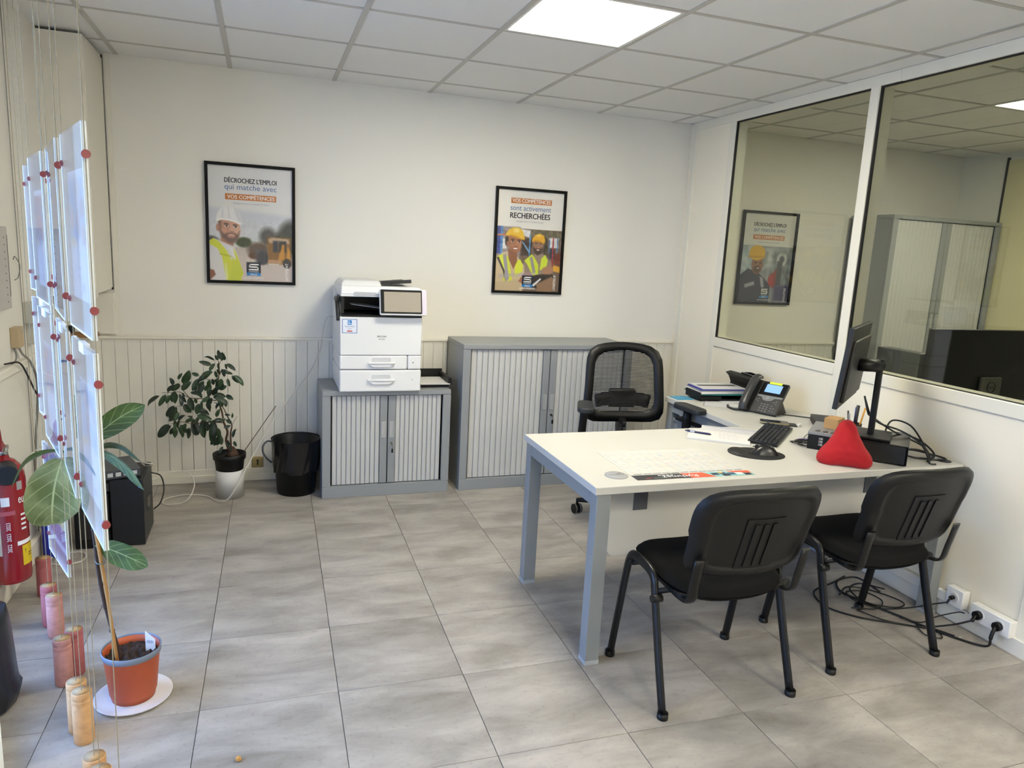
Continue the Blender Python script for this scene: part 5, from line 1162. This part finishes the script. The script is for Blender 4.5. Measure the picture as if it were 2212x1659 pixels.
tg_ = MB(); tg_.T = Matrix.Translation(FW(.392, -2.315, .135)) @ Matrix.Rotation(-.45, 4, 'Z'); tg_.prism([(-.018, -.02), (.018, -.02), (.018, .062), (-.018, .088)], -.0006, .0006, 'y'); tgo = tg_.build('plant_label', M_white, fg)
tg_ = MB(); tg_.T = Matrix.Translation(FW(.392, -2.315, .135)) @ Matrix.Rotation(-.45, 4, 'Z')
for k in range(7): tg_.box(-.012+.0035*k, -.0105+.0035*k, -.001, -.0006, .045, .056)
tg_.build('label_bars', M_tiny, tgo)
LF = leaf_mat('fig_leaf_green', '37491f', '50672c', '93a168', .5, 6.)
LFp = leaf_mat('fig_leaf_pale', '5c6b3a', '8f9868', 'aab27e', .36, 6.)
obov = lambda t: (math.sin(PI*t**1.25)**.7)*(1 if t < .98 else .5)
rnd = lambda t: math.sin(PI*min(1, .03+t*.95))**.55
def fleaf(pts, w_, side, m, prof=obov, cup=.2, wave=.06):
    return link('leaf', leaf_mesh('leaf', m, [FW(*p_) for p_ in pts], w_, side, cup, prof, 22, 12, wave), fg)
fleaf([(.183, -2.40, .872), (.168, -2.43, .80), (.155, -2.425, .72), (.147, -2.40, .664)], .074, (1, .18, .22), LFp, rnd, .22, .05)
fleaf([(.215, -2.37, .880), (.150, -2.39, .892), (.095, -2.42, .868), (.058, -2.44, .800)], .030, (.25, -.75, .45), LF)
fleaf([(.235, -2.36, .900), (.295, -2.37, .955), (.360, -2.38, 1.005), (.418, -2.39, 1.036)], .040, (-.45, -.25, .85), LF)
fleaf([(.236, -2.36, .872), (.300, -2.37, .905), (.350, -2.39, .903), (.402, -2.40, .853)], .030, (.15, -.75, .5), LF)
fleaf([(.236, -2.36, .860), (.300, -2.39, .880), (.360, -2.43, .850), (.414, -2.45, .775)], .034, (.35, -.7, .5), LF)
fleaf([(.252, -2.37, .572), (.300, -2.385, .560), (.355, -2.40, .535), (.410, -2.41, .503)], .052, (.25, -.30, 1), LF, cup=.1)
fleaf([(.215, -2.35, .92), (.20, -2.30, .99), (.19, -2.27, 1.05)], .030, (1, .2, .1), LF)

# ------------------------------------------------------------------ hanging window display: cords with weights and clips, acrylic pockets
M_cord = mat('beige_cord', '968a6c', .7)
M_bead = mat('dark_red_clip', '8f3b3c', .4)
M_acr = glass('acrylic_pocket', (.97, .98, .99), .02, .10)
M_edge = mat('bright_acrylic_edge', 'e9eff2', .25)
M_ring = [mat('pink_weight', 'a85f5f', .75, var=.12, vscale=40), mat('salmon_weight', 'b98378', .75, var=.14, vscale=40), mat('tan_weight', 'c79a6a', .75, var=.14, vscale=40)]
cords = {'a': (.454, -3.22, 2), 'b': (.352, -2.93, 2), 'c': (.327, -2.868, 2), 'd': (.23, -2.542, 2), 'e': (.203, -2.483, 2), 'f': (.099, -2.197, 1), 'g': (.123, -2.141, 0), 'h': (-.007, -1.846, 1), 'i': (-.048, -1.752, 0), 'j': (-.136, -1.47, 0)}
ORD = 'abcdefghij'
side_d = Vector((.338, -1, 0)).normalized(); inn_d = Vector((1, .338, 0)).normalized()
PK = [('a', 'b', 1), ('c', 'd', 1), ('e', 'f', 1), ('g', 'h', 1), ('a', 'b', 2), ('c', 'd', 2), ('e', 'f', 2), ('g', 'h', 2), ('g', 'h', 3)]
ZR = {1: (1.352, 1.772), 2: (.903, 1.323), 3: (.370, .790)}
clips = {k: [] for k in ORD}
for a, b, r in PK:
    z0, z1 = ZR[r]
    for c in (a, b): clips[c] += [z1-.062, z0+.058]
names_c = ['first', 'second', 'third', 'fourth', 'fifth', 'sixth', 'seventh', 'eighth', 'ninth', 'tenth']
for k, c in enumerate(ORD):
    x_, y_, mt = cords[c]
    t = thing('hanging_cord', '%s vertical display cord counting from the camera, with its cylinder weight on the floor' % names_c[k], 'cord', (x_, y_, 0), group='display cords with weights')
    MB().tube([(0, 0, .172), (0, 0, H)], .0011, 6, caps=False).build('cord', M_cord, t)
    q = MB(); q.lathe([(.026, 0), (.0285, .003), (.029, .02), (.0285, .13), (.0272, .132), (.0285, .135), (.0272, .138), (.0285, .141), (.0285, .147), (.0272, .149), (.0285, .152), (.0285, .170), (.027, .173), (0, .173)], n=24, caps=False); wt = q.build('weight', M_ring[mt], t)
    MB().lathe([(.0, .1732), (.026, .1734), (.0, .1736)], n=20, caps=False).build('weight_top', mat('pale_cork_top', 'b8966a', .8, var=.1, vscale=60), wt)
    for z_ in sorted(set(clips[c])):
        MB().tube([Vector((0, 0, z_))-side_d*.006, Vector((0, 0, z_))-side_d*.001, Vector((0, 0, z_))+side_d*.009], lambda t: .0068+.0016*t, 14).build('clip', M_bead, t)
def sheet(kind):
    p = Print(40, 56, 1.41, (232, 234, 240)); r_ = np.random.default_rng(kind)
    top = [((150, 190, 226), (226, 190, 170)), ((110, 150, 216), (70, 74, 90)), ((150, 60, 66), (60, 100, 170)), ((206, 196, 196), (120, 130, 150))][kind % 4]
    p.rect(.06, .94, .06, .52, top[0], .02, .8)
    for _ in range(16): p.ell(r_.uniform(.1, .9), r_.uniform(.1, .5), r_.uniform(.04, .16), r_.uniform(.03, .12), (top[1] if r_.random() < .5 else [(240, 240, 244), (90, 140, 220), (180, 90, 80)][int(r_.integers(3))]), .6, .7)
    p.ell(.2, .56, .12, .05, (238, 206, 110), .2); p.rect(-.1, 1.1, .58, 1.1, (238, 240, 246), .01)
    for k in range(3): p.rect(.35, .65, .66+.08*k, .67+.08*k, (150, 170, 220), .01, .8)
    p.rect(.62, .82, .86, .94, (150, 150, 160), .01, .7); return p
rown = {1: 'top', 2: 'middle', 3: 'bottom'}; coln = {'a': 'nearest', 'c': 'second', 'e': 'third', 'g': 'farthest'}
for k, (a, b, r) in enumerate(PK):
    pa, pb = Vector((*cords[a][:2], 0)), Vector((*cords[b][:2], 0)); z0, z1 = ZR[r]
    ctr = (pa+pb)/2; ax = (pa-pb); wid = ax.length; ax.normalize(); nr = Vector((-ax.y, ax.x, 0))
    if nr.x < 0: nr = -nr
    t = thing('display_pocket', 'clear acrylic pocket, %s row, %s column from the camera' % (rown[r], coln[a]), 'sign holder', (ctr.x, ctr.y, z0), group='acrylic display pockets')
    hw, hh = wid/2-.004, z1-z0; MT = Matrix((ax, nr, Vector((0, 0, 1)))).transposed().to_4x4()
    for dpt in (-.0045, .003):
        q = MB(); q.T = MT; q.box(-hw, hw, dpt, dpt+.0015, 0, hh); q.build('acrylic_sheet', M_acr, t)
    for s_ in (-1, 1):
        q = MB(); q.T = MT; q.box(min(s_*hw, s_*(hw-.0035)), max(s_*hw, s_*(hw-.0035)), -.005, .005, 0, hh, bev=.001, seg=1); q.build('bright_edge', M_edge, t)
    q = MB(); q.T = MT; q.box(-hw, hw, -.005, .005, -.003, .001); q.build('bottom_fold', M_edge, t)
    fw, f0, fh = (.86, .97, .82) if r == 3 else ((.68, .80, .64) if a in 'ac' else (.60, .76, .66))
    o0 = MT @ Vector((-hw*fw, .0, hh*f0)); du = MT.to_3x3() @ Vector((hw*2*fw, 0, 0))
    if r == 3:
        p = Print(40, 56, 1.41, (132, 96, 128)); p.rect(-.1, 1.1, .55, .74, (222, 190, 60), .005); p.rect(-.1, 1.1, .48, .545, (176, 150, 172), .006); p.poly([(.5, .58), (.62, .70), (.38, .70)], (150, 120, 40), .01); p.rect(-.1, 1.1, .93, 1.1, (214, 206, 214), .01)
    else: p = sheet(k)
    p.build('printed_sheet', t, tuple(o0), tuple(du), (0, 0, -hh*fh), thin=True)
    if r == 2:
        q = MB(); q.T = MT; q.box(-.03, .03, -.007, .007, hh-.02, hh+.004, bev=.002); q.build('top_clip', M_edge, t)
# ------------------------------------------------------------------ left wall: extinguisher, boxes, cables
ex = thing('fire_extinguisher', 'red fire extinguisher with black horn hanging on the left wall', 'extinguisher', (-.213, -1.595, .14))
M_red = mat('red_enamel', '8f0f18', .25, coat=.4)
ER = .069
MB().lathe([(.0, .004), (.055, 0), (.066, .006), (ER, .02), (ER, .43), (.066, .455), (.055, .485), (.038, .507), (.022, .516), (.018, .53), (.0, .53)], n=40, caps=False).build('cylinder', M_red, ex)
MB().cyl((0, 0, .52), (0, 0, .56), .018, 14).box(-.014, .014, -.05, .03, .545, .565, bev=.004).build('valve', M_chrome, ex)
MB().prism([(-.05, .555), (.03, .548), (.035, .556), (-.01, .575), (-.035, .60), (-.045, .645), (-.058, .665), (-.066, .66), (-.056, .60)], -.013, .013, 'x', bev=.003).build('lever', M_red, ex)
fd = Vector((.30, -.95, -.08)).normalized(); base = Vector((.020, -.045, .478))
q = MB(); q.tube([base-fd*.02, base+fd*.06], .034, 24, caps=False, r2=.041); q.tube([base+fd*.06, base+fd*.0601, base-fd*.01], lambda t: .041-.003*min(1, t*2.1), 24); q.build('horn', M_dark, ex)
q = MB(); q.tube([base+fd*.0605, base+fd*.061], .0375, 24); q.build('horn_mouth', M_gasket, ex)
def cpatch(mb, a0, a1, z0, z1, off, n=8):
    mb.grid(lambda u, v: ((ER+off)*math.cos(math.radians(a0+(a1-a0)*u)), (ER+off)*math.sin(math.radians(a0+(a1-a0)*u)), z0+(z1-z0)*v), n, 1)
    return mb
def ctext(s, ac, zc, w_, h_, off, bold=0., turn=False):
    me, tw, th = text_me(s, bold); b2 = bmesh.new(); b2.from_mesh(me)
    for v in b2.verts:
        x, y = (v.co.x/tw-.5)*w_, (v.co.y/th-.5)*h_
        if turn: x, y = -y, x
        a = math.radians(ac)+x/(ER+off); v.co = Vector(((ER+off)*math.cos(a), (ER+off)*math.sin(a), zc+y))
    m2 = bpy.data.meshes.new('t'); b2.to_mesh(m2); b2.free(); return m2
cpatch(MB(), -128, -96, .13, .385, .0006).build('instruction_label', mat('cream_label', 'd6d1c6', .5), ex)
q = MB()
for k in range(9): cpatch(q, -118, -106+4*(k % 2), .355-.026*k, .361-.026*k, .0010, 3)
q.build('label_print', mat('grey_label_print', '5d5a55', .6), ex)
cpatch(MB(), -90, -66, .335, .372, .0006).build('white_sticker', M_white, ex); cpatch(MB(), -42, -24, .395, .43, .0006).build('grey_sticker', mat('grey_sticker', 'a09c9c', .5), ex)
cpatch(MB(), -38, 14, .075, .160, .0006).build('warning_label', mat('yellow_label', 'd9bf1e', .5), ex)
q = MB(); q.addmesh(ctext('euro', -20, .352, .050, .024, .0012, .03), Matrix.Identity(4))
q.addmesh(ctext('2022  2023  2023', -74, .205, .125, .014, .0012, .0, True), Matrix.Identity(4))
cpatch(MB(), -95, -52, .297, .314, .0008).build('pale_red_band', mat('pale_red_band', 'b0545a', .5), ex)
for k in range(4): cpatch(q, -36, -18, .287-.02*k, .295-.02*k, .0012, 3)
cpatch(q, -52, 10, .165, .182, .001); q.build('white_lettering', M_textw, ex)
q = MB(); q.addmesh(ctext('!', -28, .135, .004, .018, .0012), Matrix.Identity(4)); cpatch(q, -16, 4, .118, .122, .0012, 3); cpatch(q, -16, 0, .108, .112, .0012, 3); q.build('warning_print', M_text, ex)
MB().box(-.077, -.062, -.02, .02, .30, .48).build('wall_bracket', M_black, ex)
# electrical boxes on the left wall
cb = thing('electrical_panel', 'grey flat electrical panel at the left edge of the left wall', 'panel', (XL, -1.335, 1.215))
MB().box(0, .035, -.14, .14, 0, .345, bev=.004).build('case', mat('pale_grey_metal', 'b4b1ac', .45), cb)
q = MB()
for r_ in range(10): q.cyl((.0345, .09, .03+.03*r_), (.036, .09, .03+.03*r_), .003, 8)
q.box(.034, .0362, .128, .131, .05, .31); q.build('perforations', M_dark, cb)
jb = thing('junction_box', 'beige cable junction box on the left wall under the panel', 'junction box', (XL, -1.105, 1.03)); MB().box(0, .035, -.035, .035, 0, .092, bev=.004).build('case', mat('beige_plastic', 'b39f7c', .5), jb); MB().cyl((.036, .02, .08), (.034, .02, .08), .004, 8).build('screw', M_chrome, jb)
gb = thing('meter_box', 'pale grey junction box with a cable duct on the left wall', 'junction box', (XL, -.88, 1.115)); MB().box(0, .05, -.05, .05, 0, .10, bev=.004).build('case', mat('pale_grey_plastic_box', 'b8b6ab', .5), gb); MB().box(0, .03, -.02, .045, -.10, 0, bev=.003).build('duct', mat('pale_grey_plastic_box', 'b8b6ab'), gb)
for k, (pts_, m_, r_, lab) in enumerate((
    ([(XL+.01, -1.07, 1.03), (XL+.02, -1.05, .99), (XL+.04, -1.02, .95), (XL+.045, -.96, .85), (XL+.03, -.93, .70), (XL+.02, -.95, .55), (XL+.015, -.98, .35), (XL+.02, -1.0, .2)], M_cableg, .005, 'grey cable running down the left wall from the beige box'),
    ([(XL+.02, -1.3, .985), (XL+.045, -1.2, .975), (XL+.04, -1.08, .90), (XL+.04, -.95, .78), (XL+.06, -.8, .66), (XL+.10, -.72, .58), (XL+.13, -.72, .50)], M_cable, .004, 'dark cable sloping across the left wall towards the network devices'),
    ([(XL+.01, -1.13, 1.03), (XL+.02, -1.14, 1.0), (XL+.02, -1.16, .975), (XL+.012, -1.19, .967)], M_cableg, .004, 'short grey cable below the beige box'),
    ([(XL+.03, -1.12, 1.42), (XL+.02, -1.06, 1.43), (XL+.02, -1.00, 1.39), (XL+.02, -1.03, 1.34), (XL+.03, -1.12, 1.33)], M_cableg, .0022, 'thin wire loop beside the electrical panel'),
    ([(XL+.008, -.965, H-.03), (XL+.008, -.965, 1.6), (XL+.008, -.960, 1.0), (XL+.008, -.958, .1)], mat('grey_wall_wire', '8a8983', .6), .0022, 'thin vertical wire on the left wall'),
    ([(XL+.10, -.82, .45), (XL+.06, -1.02, .54), (XL+.03, -1.16, .50), (XL+.05, -1.18, .38), (XL+.10, -1.10, .30)], M_cablew, .003, 'white cable arching behind the fire extinguisher'))):
    tag(MB().tube(pts_, r_, 6, spline=6).build('wall_cable', m_), lab, 'cable')
ld_ = thing('wooden_block', 'small brown wooden ledge with a black plug under the boxed-in corner', 'ledge', (-.185, -.30, .975))
MB().box(-.105, .075, -.05, .05, 0, .022, bev=.002).build('board', mat('brown_wood', '8a6236', .6, var=.15, vscale=20), ld_); MB().box(-.09, -.04, -.03, .03, .023, .06, bev=.004).build('plug', M_black, ld_)
MB().box(-.105, -.085, -.05, .05, -.03, 0).build('wall_cleat', M_trim, ld_)
# ------------------------------------------------------------------ network devices on the floor
u1 = thing('ups_tower', 'tall black tower unit on the floor beside the white cable', 'computer', (.115, -.84, 0))
MB().box(-.075, .075, -.15, .15, .0, .350, bev=.006).build('case', mat('blue_black_metal', '12161c', .38), u1); MB().box(-.065, .065, -.14, .14, .349, .3525).build('top_panel', M_black, u1)
q = MB(); q.box(.0745, .0762, -.05, .05, .15, .21); q.build('side_badge', M_blackg, u1); MB().box(.055, .068, -.151, -.149, .305, .312).build('indicator', mat('blue_indicator', '3050d0', .4, emit='3a6cff', es=1.5), u1)
u2 = thing('ups_tower', 'low black tower unit on the floor behind the fig pot', 'computer', (-.045, -.84, 0)); MB().box(-.078, .078, -.15, .15, 0, .282, bev=.006).build('case', M_black, u2); MB().box(-.06, .06, -.1515, -.149, .05, .23).build('front_grille', M_dark, u2)
for k, (z_, rz_, lab) in enumerate(((.2835, .0, 'dark grey network switch on the low tower unit'), (.3535, .35, 'dark grey network switch with ports on the tall tower unit'))):
    s_ = thing('network_switch', lab, 'network switch', ((-.072, -.84, z_), (.035, -.865, z_))[k], rz_, 'network switches')
    MB().box(-.105, .105, -.12, .12, 0, .044, bev=.003).build('case', mat('dark_slate_metal', '343a42', .4), s_)
    q = MB()
    for i in range(5): q.box(.1045, .1062, -.09+.036*i, -.066+.036*i, .012, .032)
    for i in range(5): q.box(-.08+.036*i, -.056+.036*i, -.1212, -.1195, .012, .032)
    q.build('ports', mat('pale_port', 'b6bcc0', .4), s_)
tag(MB().tube([(.19, -.72, .30), (.235, -.70, .27), (.25, -.72, .20), (.235, -.76, .14), (.20, -.74, .10)], .0035, 6, spline=5).build('power_cable', M_cable), 'black cable at the right side of the tall tower unit', 'cable')
tag(MB().tube([(-.13+.075*math.cos(a), -1.10+.075*math.sin(a), .006+.003*math.sin(3*a)) for a in [.3*k for k in range(40)]], .0035, 6, spline=2).build('coiled_cable', M_cablew), 'coil of white cable on the floor by the left wall', 'cable')
tag(MB().tube([(.17, -.78, .357), (.165, -.83, .385), (.19, -.88, .40), (.22, -.86, .385), (.18, -.80, .358)], .003, 6, spline=6).build('patch_cable', M_cablew), 'small white cable loop on top of the tall tower unit', 'cable')
bl = thing('blue_bottle', 'deep blue plastic container behind the fire extinguisher', 'container', (-.20, -1.03, 0)); MB().lathe([(.0, .003), (.045, .003), (.05, .01), (.05, .20), (.04, .235), (.018, .25), (.018, .27), (0, .27)], n=24, caps=False).build('body', mat('deep_blue_plastic', '1420b4', .3), bl); MB().lathe([(.020, .262), (.020, .29), (0, .29)], n=16).build('cap', M_dark, bl)
# dark moulded shell at the shop window
ds = MB()
prof = [(-.20, .34), (-.056, .345), (-.040, .30), (-.030, .25), (-.020, .18), (-.012, .11), (-.004, .075), (.016, .062), (.008, .04), (-.012, .012), (-.06, .0), (-.20, .0)]
ds.loft([[(x_+(.0 if x_ < -.2 else .0)-.10*abs(v)**2, v*.10, z_*(1-.08*abs(v))) for x_, z_ in prof] for v in (-1, -.5, 0, .5, 1)])
o = ds.build('dark_shell', mat('glossy_anthracite_plastic', '1d2026', .28)); o.location = (-.02, -2.235, 0); o.rotation_euler = (0, 0, .30); o.scale = (.42, 1, 1)
tag(o, 'dark glossy curved plastic shell at the left edge by the shop window', 'shell')

# ------------------------------------------------------------------ sockets
def socket(loc, w_, h_, n, label, face):
    t = thing('wall_socket', label, 'socket', loc)
    R_ = Matrix.Rotation(0 if face == '-y' else -PI/2, 4, 'Z')
    q = MB(); q.T = R_; q.box(-w_/2, w_/2, -.042 if n else -.012, 0, 0, h_, bev=.004); q.build('plate', M_white if n else mat('brass_yellow_plate', '9c8a58', .45), t)
    for k in range(n):
        xc = -w_/2+(k+.5)*w_/n
        q = MB(); q.T = R_; ring = [(xc+.024*math.cos(a), h_/2+.024*math.sin(a)) for a in [2*PI*i/24 for i in range(24)]]; q.prism(ring, -.0445, -.041, 'y'); q.build('outlet', M_white, t)
        q = MB(); q.T = R_; q.prism([(xc+(a-xc)*.85, h_/2+(b-h_/2)*.85) for a, b in ring], -.0452, -.0446, 'y'); q.build('outlet_recess', mat('socket_recess', 'c9c8c2', .5), t)
    return t
socket((XR-.0001, -2.637, .085), .085, .085, 1, 'single white wall socket next to the grey desk leg', '-x')
socket((XR-.0001, -2.810, .070), .185, .075, 2, 'double white wall socket with two black plugs', '-x')
bs = socket((.7235, -.0135, .086), .066, .072, 0, 'brass-coloured wall socket near the white plant pot', '-y')
q = MB(); q.box(-.004, .004, -.0135, -.0118, .018, .054); q.box(-.010, .010, -.0135, -.0118, .046, .050); q.build('slot', M_black, bs)
for k, (y_, z_, lab) in enumerate(((-2.765, .108, 'straight black plug in the double wall socket'), (-2.857, .105, 'angled black plug in the double wall socket'), (-2.637, .128, 'small black plug in the single wall socket'))):
    t = thing('power_plug', lab, 'plug', (XR-.045, y_, z_)); rr = .019 if k < 2 else .009
    MB().tube([(0, 0, 0), (-.020, 0, 0)], rr, 18).build('plug_head', M_black, t)
    MB().tube([(-.018, 0, 0), (-.036, -.004, -.012 if k != 1 else -.024), (-.045, -.006, -.020 if k != 1 else -.050)], .008 if k < 2 else .005, 8, spline=3).build('cord_grip', M_black, t)
FLC = [([(3.672, -2.77, .090), (3.62, -2.72, .05), (3.55, -2.64, .006), (3.45, -2.58, .006), (3.33, -2.50, .006), (3.25, -2.38, .006), (3.30, -2.24, .006), (3.45, -2.20, .02), (3.55, -2.17, .03)], .0045, 'black power cable from the straight plug looping under the desk'),
 ([(3.672, -2.862, .060), (3.68, -2.85, .015), (3.64, -2.79, .006), (3.57, -2.66, .007), (3.52, -2.52, .007), (3.46, -2.36, .007), (3.44, -2.26, .007), (3.50, -2.18, .015), (3.60, -2.20, .03), (3.62, -2.33, .015)], .0052, 'thick black power cable from the angled plug across the floor'),
 ([(3.672, -2.643, .112), (3.63, -2.60, .085), (3.58, -2.55, .05), (3.50, -2.47, .012), (3.43, -2.38, .012), (3.45, -2.29, .012), (3.54, -2.30, .012), (3.56, -2.40, .012), (3.47, -2.46, .012), (3.36, -2.42, .008)], .0036, 'thin black cable from the single socket coiled on the floor'),
 ([(3.37, -2.44, .008), (3.42, -2.55, .008), (3.52, -2.63, .008), (3.58, -2.68, .008), (3.55, -2.74, .008), (3.50, -2.70, .008), (3.54, -2.62, .008), (3.58, -2.66, .008), (3.625, -2.74, .008)], .003, 'thin black network cable with a loose end under the chair'),
 ([(3.40, -2.30, .010), (3.50, -2.25, .016), (3.60, -2.33, .016), (3.64, -2.45, .016), (3.56, -2.48, .016), (3.46, -2.40, .016), (3.48, -2.28, .02), (3.58, -2.24, .02), (3.66, -2.32, .02)], .004, 'tangled black cable loops by the duct under the desk'),
 ([(3.70, -2.71, .09), (3.66, -2.71, .10), (3.60, -2.66, .06), (3.56, -2.62, .016), (3.50, -2.56, .016)], .003, 'thin grey-black cable leaving the double socket')]
for pts_, r_, lab in FLC: tag(MB().tube(pts_, r_, 6, spline=7).build('floor_cable', M_cable), lab, 'cable', 'cables under the desk')
q = MB(); q.box(-.008, .008, -.006, .006, 0, .008, bev=.001); on('cable_connector', q, mat('clear_connector', 'b5b1a8', .3), 'small pale connector at the end of the network cable on the floor', 'connector', (3.637, -2.757, .001), -.7)
on('floor_crumb', MB().lathe([(.004, 0), (.010, .004), (.008, .011), (.003, .014)], n=7, sm=False), mat('tan_crumb', 'b98d4e', .8), 'small tan crumb on the floor tiles in front', 'crumb', (.685, -2.756, 0))

# ------------------------------------------------------------------ room behind the glass
d2 = thing('desk', 'white desk behind the glass partition carrying a wide black monitor', 'desk', (4.75, -2.15, 0)); MB().box(-.75, .75, -.4, .4, .696, DZ, bev=.0025).build('desk_top', M_desk, d2)
for sx in (-.71, .71):
    for sy in (-.36, .36): leg(d2, sx, sy)
m2 = thing('monitor', 'wide black monitor seen from behind through the glass', 'monitor', (4.50, -2.02, DZ))
MB().box(-.46, .46, -.012, .012, .15, .555, bev=.005).build('screen_case', M_black, m2); MB().box(-.44, .44, .0118, .0128, .165, .54).build('screen', M_blackg, m2)
st_ = MB().box(-.075, .075, -.03, -.012, .0, .30, bev=.006).build('stand_pole', mat('grey_stand', '4e4c47', .4), m2); MB().box(-.14, .14, -.12, .10, 0, .012, bev=.003).build('stand_base', M_dark, m2)
q = MB(); q.T = Matrix.Translation((0, -.031, .245)); ro = [(.030*math.cos(a), .030*math.sin(a)) for a in [2*PI*i/28 for i in range(28)]]; q.ring(ro, [(a*.9, b*.9) for a, b in ro], -.0012, .001, 'y'); put_text(q, 'DELL', -.020, .020, -.006, .006, -.001, .03); q.build('logo', M_black, st_)
t2 = thing('computer_tower', 'grey computer tower left of the wide monitor behind the glass', 'computer', (4.06, -1.86, DZ)); MB().box(-.045, .045, -.14, .14, 0, .42, bev=.005).build('case', mat('mid_grey_metal', '4c4d4c', .45), t2); MB().lathe([(.012, 0), (.012, .002), (0, .002)], (0, 0, 0), 18).build('button', M_black, t2, (0, -.1405, .26)).rotation_euler = (PI/2, 0, 0)
office_chair((4.62, -1.18, 0), 'black office chair behind the glass partition', 1.2)
